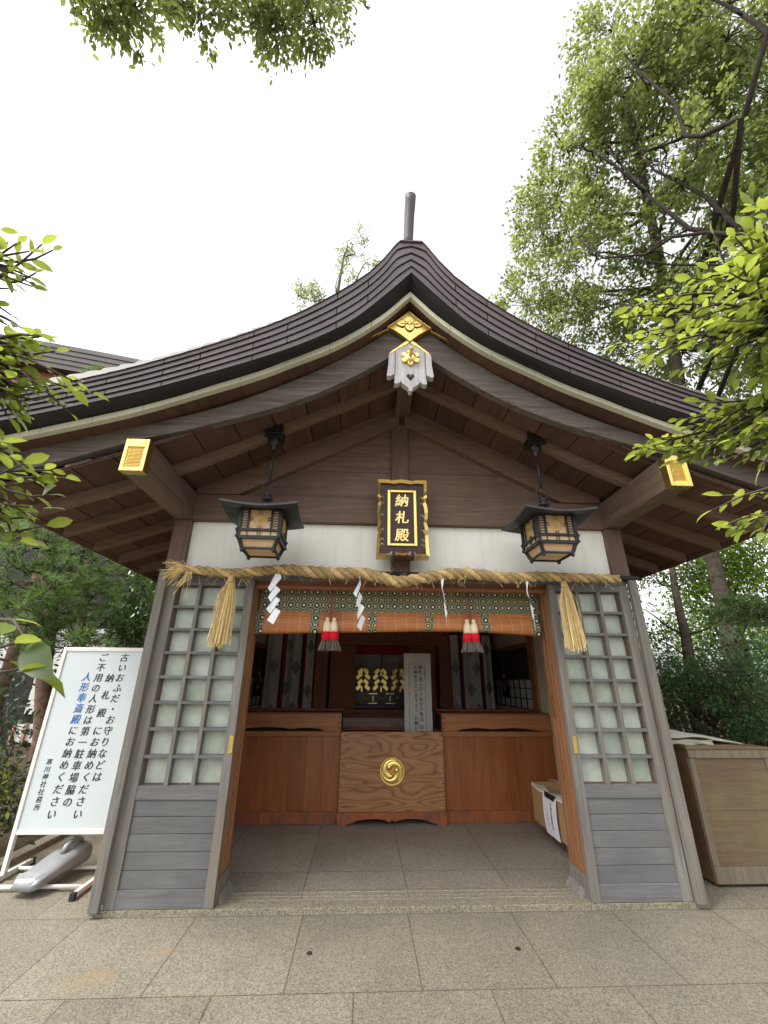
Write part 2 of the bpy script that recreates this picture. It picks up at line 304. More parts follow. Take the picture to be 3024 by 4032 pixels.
# ------------------------------------------------------------------ mesh helpers
class B:
    def __init__(s): s.v = []; s.f = []; s.mi = []
    def add(s, vs, fs, mi=0):
        k = len(s.v); s.seg = getattr(s, 'seg', [])+[(k, k+len(vs), len(s.f), len(s.f)+len(fs))]; s.v += [tuple(p) for p in vs]; s.f += [tuple(i+k for i in f) for f in fs]; s.mi += [mi]*len(fs); return s
    def box(s, x0, x1, y0, y1, z0, z1, mi=0):
        x0, x1 = min(x0, x1), max(x0, x1); y0, y1 = min(y0, y1), max(y0, y1); z0, z1 = min(z0, z1), max(z0, z1)
        return s.add([(x0,y0,z0),(x1,y0,z0),(x1,y1,z0),(x0,y1,z0),(x0,y0,z1),(x1,y0,z1),(x1,y1,z1),(x0,y1,z1)],
                     [(0,3,2,1),(4,5,6,7),(0,1,5,4),(1,2,6,5),(2,3,7,6),(3,0,4,7)], mi)
    def prism(s, poly, y0, y1, mi=0, axis='Y'):
        """poly: list of (x,z), extruded along Y (or axis X: poly (y,z); axis Z: poly (x,y))"""
        n = len(poly)
        a = sum(poly[i][0]*poly[(i+1) % n][1]-poly[(i+1) % n][0]*poly[i][1] for i in range(n))
        if a < 0: poly = poly[::-1]
        if axis == 'Y': P = [(p[0], y0, p[1]) for p in poly]+[(p[0], y1, p[1]) for p in poly]; flip = False
        elif axis == 'X': P = [(y0, p[0], p[1]) for p in poly]+[(y1, p[0], p[1]) for p in poly]; flip = True
        else: P = [(p[0], p[1], y0) for p in poly]+[(p[0], p[1], y1) for p in poly]; flip = True
        F = [tuple(range(n)), tuple(range(2*n-1, n-1, -1))]+[(i, i+n, (i+1) % n+n, (i+1) % n) for i in range(n)]
        if flip: F = [f[::-1] for f in F]
        return s.add(P, F, mi)
    def tube(s, path, r, n=8, cap=True, mi=0, flat=1.0):
        path = [Vector(p) for p in path]; m = len(path)
        rs = r if isinstance(r, (list, tuple)) else [r]*m
        V = []; up = None
        for i, p in enumerate(path):
            t = (path[min(i+1, m-1)]-path[max(i-1, 0)]);
            t = t.normalized() if t.length > 1e-9 else Vector((0, 0, 1))
            if up is None: up = Vector((0, 0, 1)) if abs(t.z) < .9 else Vector((0, 1, 0))
            x = t.cross(up).normalized(); up = x.cross(t).normalized()
            for k in range(n):
                a = 2*PI*k/n; V.append(p+(x*math.cos(a)+up*math.sin(a)*flat)*rs[i])
        F = [(i*n+k, i*n+(k+1) % n, (i+1)*n+(k+1) % n, (i+1)*n+k) for i in range(m-1) for k in range(n)]
        if cap: F += [tuple(range(n-1, -1, -1)), tuple((m-1)*n+k for k in range(n))]
        return s.add(V, F, mi)
    def lathe(s, prof, c=(0, 0, 0), n=16, axis='Z', mi=0, ripple=None):
        V = []; m = len(prof)
        for i, (r, h) in enumerate(prof):
            for k in range(n):
                a = 2*PI*k/n; q = r*(1+(ripple[0]*math.sin(ripple[1]*a+i) if ripple else 0))
                p = (q*math.cos(a), q*math.sin(a), h)
                if axis == 'Y': p = (p[0], -p[2], p[1])
                V.append((c[0]+p[0], c[1]+p[1], c[2]+p[2]))
        F = [(i*n+k, i*n+(k+1) % n, (i+1)*n+(k+1) % n, (i+1)*n+k) for i in range(m-1) for k in range(n)]
        F += [tuple(range(n-1, -1, -1)), tuple((m-1)*n+k for k in range(n))]
        return s.add(V, F, mi)
    def quad(s, a, b, c, d, mi=0): return s.add([a, b, c, d], [(0, 1, 2, 3)], mi)
    def sweep(s, f0, f1, xs, y0, y1, mi=0):
        """slab between curve f0 (bottom) and f1 (top) over xs, from y0 to y1"""
        P = [(x, f0(x)) for x in xs]; Q = [(x, f1(x)) for x in xs]; n = len(xs)
        V = [(x, y0, z) for x, z in P]+[(x, y0, z) for x, z in Q]+[(x, y1, z) for x, z in P]+[(x, y1, z) for x, z in Q]
        F = []
        for i in range(n-1):
            F += [(i, i+1, n+i+1, n+i), (2*n+i+1, 2*n+i, 3*n+i, 3*n+i+1), (i+1, i, 2*n+i, 2*n+i+1), (n+i, n+i+1, 3*n+i+1, 3*n+i)]
        F += [(0, n, 3*n, 2*n), (n-1, 3*n-1, 4*n-1, 2*n-1)]
        return s.add(V, F, mi)
    def build(s, name, mat, parent=None, smooth=False, bevel=0, fix=True):
        me = bpy.data.meshes.new(name); me.from_pydata(s.v, [], s.f)
        for mm in (mat if isinstance(mat, (list, tuple)) else [mat]): me.materials.append(mm)
        if any(s.mi): me.polygons.foreach_set('material_index', s.mi)
        if fix:
            bm = bmesh.new(); bm.from_mesh(me); bmesh.ops.recalc_face_normals(bm, faces=bm.faces); bm.to_mesh(me); bm.free()
        if smooth: me.polygons.foreach_set('use_smooth', [True]*len(me.polygons))
        me.update(); ob = bpy.data.objects.new(name, me); C.objects.link(ob)
        if parent: ob.parent = parent
        if bevel:
            md = ob.modifiers.new('bevel', 'BEVEL'); md.width = bevel; md.segments = 2; md.limit_method = 'ANGLE'; md.angle_limit = rad(40)
        return ob
def build_each(b, name, mat, parent, **kw):
    out = []
    for v0, v1, f0, f1 in b.seg:
        q = B(); q.add(b.v[v0:v1], [tuple(i-v0 for i in f) for f in b.f[f0:f1]]); out.append(q.build(name, mat, parent, **kw))
    return out
def tag(ob, label=None, cat=None, group=None, kind=None):
    if label: ob['label'] = label
    if cat: ob['category'] = cat
    if group: ob['group'] = group
    if kind: ob['kind'] = kind
    return ob
def thing(name, label, cat, loc=(0, 0, 0), rz=0, group=None):
    e = bpy.data.objects.new(name, None); e.location = loc; e.rotation_euler = (0, 0, rz); e.empty_display_size = .2; C.objects.link(e)
    return tag(e, label, cat, group)
def copy_tree(ob, parent=None):
    c = ob.copy(); C.objects.link(c)
    if parent is not None: c.parent = parent
    for ch in list(ob.children): copy_tree(ch, c)
    return c
def curve(pts):
    xs = [p[0] for p in pts]; zs = [p[1] for p in pts]; n = len(xs)
    d = [(zs[i+1]-zs[i])/(xs[i+1]-xs[i]) for i in range(n-1)]
    t = [d[0]]+[0 if d[i-1]*d[i] <= 0 else 2*d[i-1]*d[i]/(d[i-1]+d[i]) for i in range(1, n-1)]+[d[-1]]
    def f(x):
        x = abs(x)
        for i in range(n-1):
            if x <= xs[i+1] or i == n-2:
                h = xs[i+1]-xs[i]; u = (x-xs[i])/h
                if u > 1: return zs[-1]+t[-1]*(x-xs[-1])
                return ((2*u**3-3*u*u+1)*zs[i]+(u**3-2*u*u+u)*h*t[i]+(-2*u**3+3*u*u)*zs[i+1]+(u**3-u*u)*h*t[i+1])
    return f
_txt = {}
def glyph(ch):
    if ch not in _txt:
        cu = bpy.data.curves.new('t', 'FONT'); cu.body = ch; cu.size = 1.0; cu.align_x = 'CENTER'; cu.resolution_u = 3
        ob = bpy.data.objects.new('t', cu); C.objects.link(ob)
        dg = bpy.context.evaluated_depsgraph_get(); me = bpy.data.meshes.new_from_object(ob.evaluated_get(dg))
        v = [tuple(q.co) for q in me.vertices]; f = [tuple(p.vertices) for p in me.polygons]
        bpy.data.objects.remove(ob); bpy.data.curves.remove(cu); bpy.data.meshes.remove(me)
        _txt[ch] = (v, f)
    return _txt[ch]
def vtext(b, items, y, shear=0.0, wx=1.0, mi=0):
    """items: (char, x, z, size): char centred at (x, z) on the plane Y = y, read from -Y"""
    for ch, x, z, s in items:
        v, f = glyph(ch)
        b.add([(x+(p[0]*wx+shear*(p[1]-.38)+.022)*s, y-.0004, z+(p[1]-.38)*s+.10*shear*p[0]*s+.004*s) for p in v], f, mi)
        b.add([(x+(p[0]*wx+shear*(p[1]-.38)-.022)*s, y-.0002, z+(p[1]-.38)*s+.10*shear*p[0]*s-.004*s) for p in v], f, mi)
        b.add([(x+(p[0]*wx+shear*(p[1]-.38))*s, y, z+(p[1]-.38)*s+.10*shear*p[0]*s) for p in v], f, mi)

# ================================================================== THE GROUND
tag(B().box(-60, 60, -60, 80, -.3, -.06).build('ground', m_soil), kind='structure')
tag(B().add([(-30, -14, 0), (30, -14, 0), (30, 3.2, 0), (-3.24, 1.62, 0), (-3.24, .50, 0), (-30, .50, 0)] and
            [(-30, -14, 0), (30, -14, 0), (30, .5, 0), (-30, .5, 0)], [(0, 1, 2, 3)]).build('pavement', m_stone), kind='structure')
b = B(); b.add([(-3.24, .504, -.001), (3.4, .504, -.001), (3.4, 5.2, -.001), (-3.24, 5.2, -.001)], [(0, 1, 2, 3)])
tag(b.build('path', m_stonest), kind='structure')
b = B(); b.box(-3.36, -3.24, .506, 5.2, -.25, .045); b.box(-12, -3.36, .506, .62, -.25, .045)
tag(b.build('kerb', m_stonekb, bevel=.008), kind='structure')
for x, y, nm in ((-.603, -.438, 'small dark bolt cap in the paving without any rust round it'), (.614, -.433, 'small dark bolt cap in the paving inside a rusty halo')):
    tag(B().lathe([(.016, .0), (.016, .005), (.010, .007)], (x, y, 0), 12).build('bolt_cap', m_under), nm, 'bolt cap', 'bolt caps in the paving')
b = B(); b.box(-2.1, 2.13, 0.0, .10, -.2, .032); b.box(-2.08, 2.08, .10, 5.0, -.2, .024)
b.box(-1.29, 1.29, .135, .150, .02, .0265); b.box(-1.29, 1.29, .185, .20, .02, .0265); b.box(-1.29, 1.29, .245, .285, .02, .027)
tag(b.build('floor', [m_stonest, m_stonein], bevel=.004), kind='structure')
fl = bpy.data.objects['floor']
for p in fl.data.polygons:
    c_ = p.center
    p.material_index = 1 if c_.y > .27 else 0

# ================================================================== THE SHRINE BUILDING
SH = thing('shrine_building', 'timber shrine hall with curved copper gable roof, white plaster band and open sliding doors', 'shrine')
def tr(pts, y0, y1, dx=0):                 # same sight line measured at y0, moved to y1
    k = (3.62+y1)/(3.62+y0); return [(x*k, 1.45+(z-1.45)*k) for x, z in pts]
TOP = curve([(0.0, 5.07), (.10, 5.06), (.24, 4.82), (.36, 4.65), (.72, 4.305), (1.07, 4.05), (1.42, 3.855), (1.76, 3.69), (2.09, 3.545), (2.42, 3.425), (2.69, 3.34), (3.25, 3.18)])
LB = curve([(0, 4.72), (.2, 4.47), (.52, 4.12), (.87, 3.88), (1.22, 3.70), (1.56, 3.55), (1.87, 3.42), (2.24, 3.285), (2.73, 3.125), (3.25, 2.98)])
PT = curve([(0, 4.63), (.25, 4.335), (.62, 4.03), (.98, 3.82), (1.16, 3.715), (1.55, 3.535), (1.73, 3.45), (2.08, 3.31), (2.54, 3.158), (2.75, 3.09), (3.25, 2.94)])
PB = curve([(0, 4.565), (.25, 4.275), (.62, 3.97), (.98, 3.765), (1.16, 3.665), (1.55, 3.487), (2.08, 3.263), (2.54, 3.110), (2.75, 3.045), (3.25, 2.895)])
BT = curve(tr([(0, 4.47), (.22, 4.20), (.62, 3.88), (.9, 3.70), (1.45, 3.415), (2.0, 3.22), (2.2, 3.165), (2.9, 2.99), (3.2, 2.915)], -.9, -.82))
BB = curve(tr([(0, 4.06), (.2, 3.925), (.35, 3.81), (.7, 3.58), (.88, 3.485), (1.07, 3.40), (1.4, 3.28), (1.77, 3.155), (1.96, 3.10), (2.6, 2.86), (3.1, 2.70)], -.9, -.82))
RB = curve([(0, 4.055), (.1, 3.99), (1.12, 3.44), (1.5, 3.235), (1.9, 3.045), (2.45, 2.82), (3.0, 2.62)])     # underside of rafters
SF = lambda x: RB(x)+.088
XS = [3.15*i/60 for i in range(61)]; XF = [-x for x in XS[::-1]][:-1]+XS
side = lambda s: [s*x for x in XS]

# roof: stacked verge boards, sheet with raised courses, ridge cap, eaves
b = B(); nl = 5
for L in range(nl):
    for s in (-1, 1):
        xs = [x for x in side(s)]
        t0, t1 = L/nl, (L+1)/nl
        f0 = lambda x, t=t0: LB(x)+(TOP(x)-LB(x))*t+.011; f1 = lambda x, t=t1: LB(x)+(TOP(x)-LB(x))*t
        yo = -1.085-.010*L
        # split each layer into overlapping lengths
        seg = .62; k = 0; x = .0
        while x < 3.15:
            xe = min(3.15, x+seg*(.6 if (k == 0 and L % 2) else 1))
            n_ = max(2, int((xe-x)/.04)); q = [x+(xe-x)*i/n_ for i in range(n_+1)]
            q[-1] -= .007
            b.sweep(f0, f1, [s*v for v in q], yo, -.70)
            x = xe; k += 1
ROOF = b.build('roof', m_copper, SH)
b = B()
for s in (-1, 1):
    b.sweep(lambda x: LB(x)-.005, lambda x: TOP(x)-.02, side(s), -1.055, -.72)
b.build('verge_core', m_under, ROOF)
b = B()
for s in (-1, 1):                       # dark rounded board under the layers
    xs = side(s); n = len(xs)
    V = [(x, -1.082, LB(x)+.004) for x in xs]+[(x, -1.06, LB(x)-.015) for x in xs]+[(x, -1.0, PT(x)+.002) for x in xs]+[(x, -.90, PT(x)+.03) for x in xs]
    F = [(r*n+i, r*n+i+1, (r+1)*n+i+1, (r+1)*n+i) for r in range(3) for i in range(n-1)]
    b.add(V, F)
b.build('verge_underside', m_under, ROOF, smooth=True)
b = B()
for s in (-1, 1):
    x = 0.0
    while x < 3.15:
        xe = min(3.15, x+.335); q = [x+(xe-x)*i/6 for i in range(7)]; q[-1] -= .0025
        b.sweep(PB, PT, [s*v for v in q], -.98, -.93); x = xe
b.build('pale_strip', m_pale, ROOF, bevel=.003)
b = B()
for s in (-1, 1):
    x = 0.0
    while x < 3.15:
        xe = min(3.15, x+.335); q = [x+(xe-x)*i/6 for i in range(7)]; q[-1] -= .0025
        b.sweep(lambda x: PB(x)+.006, lambda x: PT(x)-.01, [s*v for v in q], -.93, -.70); x = xe
b.build('verge_board', m_soffit, ROOF)
def bumpz(y): u = min(1, max(0, (y+1.10)/.34)); return .42*(u*u*(3-2*u))
b = B(); ys = [-1.135, -1.10, -1.05, -1.0, -.95, -.9, -.85, -.78, -.5, 0, 2, 4, 5.2]
for s in (-1, 1):
    cx = [0.10+.125*i for i in range(25)]+[3.25]
    for i in range(len(cx)-1):
        x0, x1 = cx[i], cx[i+1]
        V = [(s*x0, y, TOP(x0)+bumpz(y)) for y in ys]+[(s*(x1+.004), y, TOP(x1)+bumpz(y)+.020*min(1, max(0, (y+1.1)/.1))+.001) for y in ys]+[(s*(x1+.004), y, TOP(x1)+bumpz(y)-.002) for y in ys]
        n = len(ys); b.add(V, [(r*n+k, r*n+k+1, (r+1)*n+k+1, (r+1)*n+k) for r in (0, 1) for k in range(n-1)])
b.build('roof_sheet', m_copper2, ROOF)
b = B(); b.prism([(-.105, 5.045), (.105, 5.045), (.098, 5.066), (-.098, 5.066)], -1.14, -.9); b.prism([(-.125, 5.03), (.125, 5.03), (.11, 5.40), (-.11, 5.40)], -.82, 5.2)
b.build('ridge_cap', m_copper, ROOF, bevel=.008)
b = B(); b.tube([(-.018, -1.02, 5.02), (-.016, -1.05, 5.20), (-.008, -1.09, 5.45), (.0, -1.13, 5.60), (.002, -1.15, 5.655), (.003, -1.153, 5.66)], [.044, .044, .047, .050, .051, .044], 20)
b.lathe([(.054, 5.064), (.054, 5.074), (.048, 5.08)], (-.018, -1.03, 0), 20)
b.build('ridge_finial', m_copper, ROOF, smooth=True)
b = B()
for s in (-1, 1):
    b.prism([(s*3.02, 2.80), (s*3.13, 2.735), (s*3.22, 2.80), (s*3.26, 3.18), (s*3.10, 3.25), (s*3.02, 2.95)], -1.0, 5.2)
build_each(b, 'eave', m_under, ROOF, bevel=.01)
# soffit planks (seams run front to back), rafters, purlins
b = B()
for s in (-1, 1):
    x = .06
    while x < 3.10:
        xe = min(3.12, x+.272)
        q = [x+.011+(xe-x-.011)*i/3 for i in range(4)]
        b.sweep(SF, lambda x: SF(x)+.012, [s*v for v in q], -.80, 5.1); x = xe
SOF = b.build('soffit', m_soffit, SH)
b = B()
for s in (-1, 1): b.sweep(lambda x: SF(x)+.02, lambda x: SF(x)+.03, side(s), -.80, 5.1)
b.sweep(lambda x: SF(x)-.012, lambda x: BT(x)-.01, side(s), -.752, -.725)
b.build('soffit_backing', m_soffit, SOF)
for k, y in enumerate([-.45+.45*i for i in range(13)]):
    for s in (-1, 1):
        if k == 1:
            continue
        xs = [s*(.045+(3.0-.045)*i/24) for i in range(25)]
        B().sweep(RB, SF, xs, y-.034, y+.034).build('rafter', m_raft, SH, bevel=.003)
for s in (-1, 1):                        # wall rafters of the gable, lower outer tails
    xs = [s*(.03+(1.925-.03)*i/20) for i in range(21)]
    z0 = lambda x: 3.895-.545*abs(x) if abs(x) < 1.53 else 3.062; z1 = lambda x: 4.028-.493*abs(x)
    B().sweep(z0, z1, xs, -.035, .05).build('gable_rafter', m_raft, SH, bevel=.003)
    B().sweep(lambda x: z1(x)+.003, lambda x: SF(x)-.002, xs, -.02, .05).build('gable_fillet', m_raft, SH)
    B().sweep(RB, SF, [s*(2.08+(3.0-2.08)*i/8) for i in range(9)], -.034, .034).build('rafter', m_raft, SH, bevel=.003)
    pu = B().box(s*1.92, s*2.078, -.935, 5.0, 2.81, 3.06).build('purlin', m_beamY, SH, bevel=.004)
    b = B(); xa, xb = (s*1.915, s*2.083); x0, x1 = min(xa, xb), max(xa, xb)
    zt0, zt1 = 2.98, 2.98
    b.box(x0, x0+.026, -.95, -.88, 2.806, 3.066); b.box(x1-.026, x1, -.95, -.88, 2.806, 3.066); b.box(x0+.026, x1-.026, -.95, -.88, 2.806, 2.832); b.box(x0+.026, x1-.026, -.95, -.88, 3.0, 3.066)
    cap = b.build('gold_cap', m_gold, pu, bevel=.004)
    b = B(); b.box(x0+.02, x1-.02, -.938, -.93, 2.82, 3.01)
    nx, nz = 12, 14
    for i in range(nx):
        for j in range(nz):
            cx_ = x0+.032+(x1-x0-.064)*(i+.5+.5*(j % 2)*.9)/(nx+.5); cz_ = 2.838+(.156)*(j+.5)/nz
            r_ = .0052; b.add([(cx_-r_, -.939, cz_), (cx_, -.939, cz_-r_), (cx_+r_, -.939, cz_), (cx_, -.939, cz_+r_), (cx_, -.945, cz_)], [(0, 1, 4), (1, 2, 4), (2, 3, 4), (3, 0, 4)])
    b.build('mesh_panel', m_gold, cap)
    # barge boards
    xs = [s*x for x in [3.1*i/60 for i in range(61)]]
    ba = B().sweep(lambda x: BB(x)+.032, BT, xs, -.82, -.755).build('barge_board', m_barge, SH, bevel=.003)
    B().sweep(BB, lambda x: BB(x)+.030, xs, -.828, -.76).build('barge_moulding', m_barge, ba, bevel=.003)
B().box(-.075, .075, -.75, 5.0, 3.99, 4.10).build('ridge_beam', m_beamY, SH, bevel=.004)
# gold fittings and carved pendant at the apex
def arm(pts, w, y0, y1, b):
    for i in range(len(pts)-1):
        (x0, z0), (x1, z1) = pts[i], pts[i+1]; d = math.hypot(x1-x0, z1-z0); nx, nz = -(z1-z0)/d, (x1-x0)/d
        w0, w1 = w[i], w[i+1]
        b.prism([(x0-nx*w0, z0-nz*w0), (x1-nx*w1, z1-nz*w1), (x1+nx*w1, z1+nz*w1), (x0+nx*w0, z0+nz*w0)], y0, y1)
b = B(); dia = [(0, 4.515), (.055, 4.452), (.125, 4.382), (.20, 4.318), (.14, 4.285), (.075, 4.232), (.03, 4.19), (0, 4.158), (-.03, 4.19), (-.075, 4.232), (-.14, 4.285), (-.20, 4.318), (-.125, 4.382), (-.055, 4.452)]
b.prism(dia, -.872, -.83)
for s in (-1, 1):
    arm([(s*.19, 4.31), (s*.215, 4.292), (s*.25, 4.272), (s*.29, 4.243), (s*.33, 4.215), (s*.385, 4.176)], [.012, .006, .011, .005, .008, .002], -.862, -.83, b)
    arm([(s*.012, 4.165), (s*.035, 4.148), (s*.06, 4.128), (s*.10, 4.094), (s*.14, 4.06), (s*.175, 4.03)], [.013, .016, .013, .009, .009, .003], -.868, -.83, b)
GF = b.build('gold_fitting', m_gold, SH, bevel=.004)
b = B()
for i in range(len(dia)):
    p, q = dia[i], dia[(i+1) % len(dia)]; c0 = (0, 4.33); sh = lambda w: (c0[0]+(w[0]-c0[0])*.93, c0[1]+(w[1]-c0[1])*.93)
    b.prism([p, q, sh(q), sh(p)], -.878, -.868)
for ang in (0, 90, 180, 270):
    a = rad(ang); R_ = (.073 if ang % 180 == 0 else .058)
    pts = []
    for k in range(20):
        t = 2*PI*k/20; rr = .033*(1+.12*math.cos(3*(t-a)))
        pts.append((R_*math.cos(a)+rr*math.cos(t)*1.15, 4.355+R_*.75*math.sin(a)+rr*math.sin(t)))
    b.prism(pts, -.884-.001*ang/90, -.868)
    arm([(.02*math.cos(a), 4.355+.02*math.sin(a)), ((R_+.005)*math.cos(a), 4.355+(R_*.75+.005)*math.sin(a))], [.006, .008], -.893, -.88, b)
b.lathe([(.018, .868), (.018, .892), (.012, .897)], (0, 0, 4.355), 16, 'Y')
b.build('gold_relief', m_gold, GF, bevel=.003)
b = B()
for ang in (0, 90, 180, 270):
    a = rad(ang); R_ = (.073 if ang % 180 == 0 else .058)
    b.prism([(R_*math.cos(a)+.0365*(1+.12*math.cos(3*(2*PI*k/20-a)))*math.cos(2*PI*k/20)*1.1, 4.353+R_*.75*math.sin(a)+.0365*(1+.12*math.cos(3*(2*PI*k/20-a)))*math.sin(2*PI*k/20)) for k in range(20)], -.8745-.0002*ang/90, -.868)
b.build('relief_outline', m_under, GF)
pend = [(0, 4.149), (.09, 4.085), (.18, 4.022), (.182, 3.92), (.196, 3.80), (.170, 3.792), (.135, 3.812), (.128, 3.80), (.136, 3.722), (.112, 3.715), (.088, 3.730), (.079, 3.743), (.07, 3.725), (.04, 3.698), (.018, 3.680), (.010, 3.646), (-.014, 3.646), (-.020, 3.680), (-.042, 3.700), (-.072, 3.725), (-.081, 3.743), (-.09, 3.730), (-.112, 3.715), (-.136, 3.720), (-.129, 3.80), (-.137, 3.812), (-.17, 3.79), (-.196, 3.795), (-.184, 3.92), (-.18, 4.022), (-.09, 4.085)]
bm = bmesh.new()
heart = []
for k in range(24):
    t = 2*PI*k/24; hx = .0026*16*math.sin(t)**3/1.0*.82; hz = .0026*(13*math.cos(t)-5*math.cos(2*t)-2*math.cos(3*t)-math.cos(4*t))*1.05
    heart.append((hx, 3.788+hz))
me = bpy.data.meshes.new('pendant')
ov = [bm.verts.new((x, -.865, z)) for x, z in pend]; hv_ = [bm.verts.new((x, -.865, z)) for x, z in heart]
ed = [bm.edges.new((ov[i], ov[(i+1) % len(ov)])) for i in range(len(ov))]+[bm.edges.new((hv_[i], hv_[(i+1) % len(hv_)])) for i in range(len(hv_))]
bmesh.ops.triangle_fill(bm, use_beauty=True, use_dissolve=False, edges=ed)
r_ = bmesh.ops.extrude_face_region(bm, geom=bm.faces[:]); bmesh.ops.translate(bm, verts=[e for e in r_['geom'] if isinstance(e, bmesh.types.BMVert)], vec=(0, .055, 0))
bmesh.ops.recalc_face_normals(bm, faces=bm.faces); bm.to_mesh(me); bm.free(); me.materials.append(m_pend)
PEN = bpy.data.objects.new('pendant', me); C.objects.link(PEN); PEN.parent = SH
b = B()
for s in (-1, 1): arm([(s*.128, 4.055), (s*.126, 3.95), (s*.131, 3.81)], [.002, .002, .002], -.868, -.86, b)
build_each(b, 'groove', m_under, PEN)
b = B()
for k in range(6):
    a = rad(60*k+30); b.prism([(math.cos(a)*.058+.024*math.cos(t*PI/5), 3.978+math.sin(a)*.058+.024*math.sin(t*PI/5)) for t in range(10)], -.888-.0006*k, -.86)
b.lathe([(.052, .86), (.050, .893), (.03, .903), (.02, .906)], (0, 0, 3.978), 18, 'Y'); b.lathe([(.015, .9), (.014, .965), (.019, .968), (.016, .985), (.004, .995)], (0, 0, 3.985), 12, 'Y')
b.build('gold_flower', m_gold, PEN, bevel=.002)
# gable wall
b = B(); zz = 3.06; 
for h in (.29, .30, .28, .3):
    w = 1.92-(zz-3.06)/.51; w2 = 1.92-(zz+h-3.06)/.51
    b.prism([(-w, zz+.003), (w, zz+.003), (max(.01, w2), zz+h), (-max(.01, w2), zz+h)], .03, .06); zz += h
b.build('gable_board', m_gable, SH)
B().box(-1.93, 1.93, -.012, .12, 2.806, 3.058).build('tie_beam', m_gable, SH, bevel=.004)
B().box(-.103, .062, -.016, .1, 2.34, 3.89).build('king_post', m_post, SH, bevel=.004)
for s in (-1, 1):
    B().box(s*.05-.001*0, s*1.93, .05, .075, 2.34, 2.803).build('plaster_panel', m_plaster, SH)
    B().box(s*1.925, s*2.08, .08, .155, .03, 2.343).box(s*1.925, s*2.08, 0.0, .155, 2.343, 2.806).build('post', m_post, SH, bevel=.005)
    B().box(s*2.025, s*2.095, -.045, -.001, .032, 2.31).build('door_jamb', m_greyZ, SH, bevel=.004)
    B().box(s*1.93, s*2.06, .156, 4.8, .03, 2.805).build('side_wall', m_darkw, SH)
    B().box(s*1.30, s*1.36, .052, .31, .166, 2.245).build('inner_jamb', m_red, SH, bevel=.004)
    b = B(); b.box(s*1.293, s*1.30, .10, .112, .19, 2.245); b.box(s*1.292, s*1.30, .165, .185, .19, 2.245); b.box(s*1.293, s*1.30, .24, .25, .19, 2.245)
    b.build('jamb_bead', m_red, SH)
    b = B(); b.box(s*1.290, s*1.365, .053, .314, .035, .165); b.prism([(s*1.245, .026), (s*1.288, .026), (s*1.288, .085)], .07, .32)
    b.build('jamb_shoe', m_greyZ, SH, bevel=.004)
    b = B(); b.box(s*1.286, s*1.300, .205, .228, 1.18, 1.36) if s > 0 else b.box(s*1.286, s*1.300, .205, .228, 1.0, 1.2)
    b.build('latch', m_golddk, SH, bevel=.002)
B().box(-2.12, 2.12, -.055, .12, 2.312, 2.342).build('lintel_ledge', m_under, SH, bevel=.003)
B().box(-2.02, 2.02, .0, .12, 2.268, 2.311).build('lintel', m_greyX, SH, bevel=.003)
b = B(); b.box(-1.30, 1.30, .07, .30, 2.235, 2.30); b.box(-1.30, 1.30, .06, .10, 2.20, 2.234); b.box(-1.3, 1.3, .16, .2, 2.21, 2.234)
b.build('inner_lintel', m_redX, SH, bevel=.003)
# sliding doors
def sliding_door(s):
    xo, xi = s*2.022, s*1.297; x0, x1 = min(xo, xi), max(xo, xi)
    so_, si_ = (.075, .066) if s < 0 else (.066, .075)
    b = B(); b.box(x0, x0+so_, 0, .045, .034, 2.266); b.box(x1-si_, x1, 0, .045, .034, 2.266)
    D = b.build('sliding_door', m_greyZ, SH, bevel=.003)
    g0, g1 = x0+so_, x1-si_
    b = B(); b.box(g0, g1, .003, .042, 2.205, 2.266); b.box(g0, g1, .003, .042, .648, .735); b.box(g0, g1, .003, .042, .034, .137)
    build_each(b, 'rail', m_greyX, D, bevel=.003)
    b = B(); z = .137; h = (.648-.137)/5
    for k in range(5): b.box(g0, g1, .014+.001*(k % 2), .036, z+.0015, z+h-.0015); z += h
    b.build('bottom_panel', m_panel, D, bevel=.002)
    b = B()
    for k in range(1, 8):
        zc = .735+(2.205-.735)*k/8; b.box(g0, g1, .006, .066, zc-.0115, zc+.0115)
    build_each(b, 'lattice_rail', m_greyX, D, bevel=.002)
    b = B()
    for k in (1, 2):
        xc = g0+(g1-g0)*k/3; b.box(xc-.0135, xc+.0135, .002, .068, .735, 2.205)
    build_each(b, 'lattice_stile', m_greyZ, D, bevel=.002)
    B().box(g0-.004, g1+.004, .070, .073, .72, 2.21).build('glass_pane', m_glass, D)
    b = B(); b.box(x0+.045, g0+.012, .046, .069, .6, 2.25); b.box(g1-.012, x1-.045, .046, .069, .6, 2.25); b.box(g0+.012, g1-.012, .05, .069, .6, .742); b.box(g0+.012, g1-.012, .05, .069, 2.198, 2.25)
    b.build('glazing_bead', m_post, D)
    xc = -1.318 if s < 0 else 1.335; zc = 1.0
    b = B(); w = .016
    b.box(xc-w, xc-w+.006, -.006, .004, zc-.058, zc+.058); b.box(xc+w-.006, xc+w, -.006, .004, zc-.058, zc+.058); b.box(xc-w+.006, xc+w-.006, -.006, .004, zc+.048, zc+.058); b.box(xc-w+.006, xc+w-.006, -.006, .004, zc-.058, zc-.048); b.box(xc-w+.006, xc+w-.006, -.002, .002, zc-.048, zc+.048)
    b.build('door_pull', m_gold, D, bevel=.001)
    return D
sliding_door(-1); sliding_door(1)
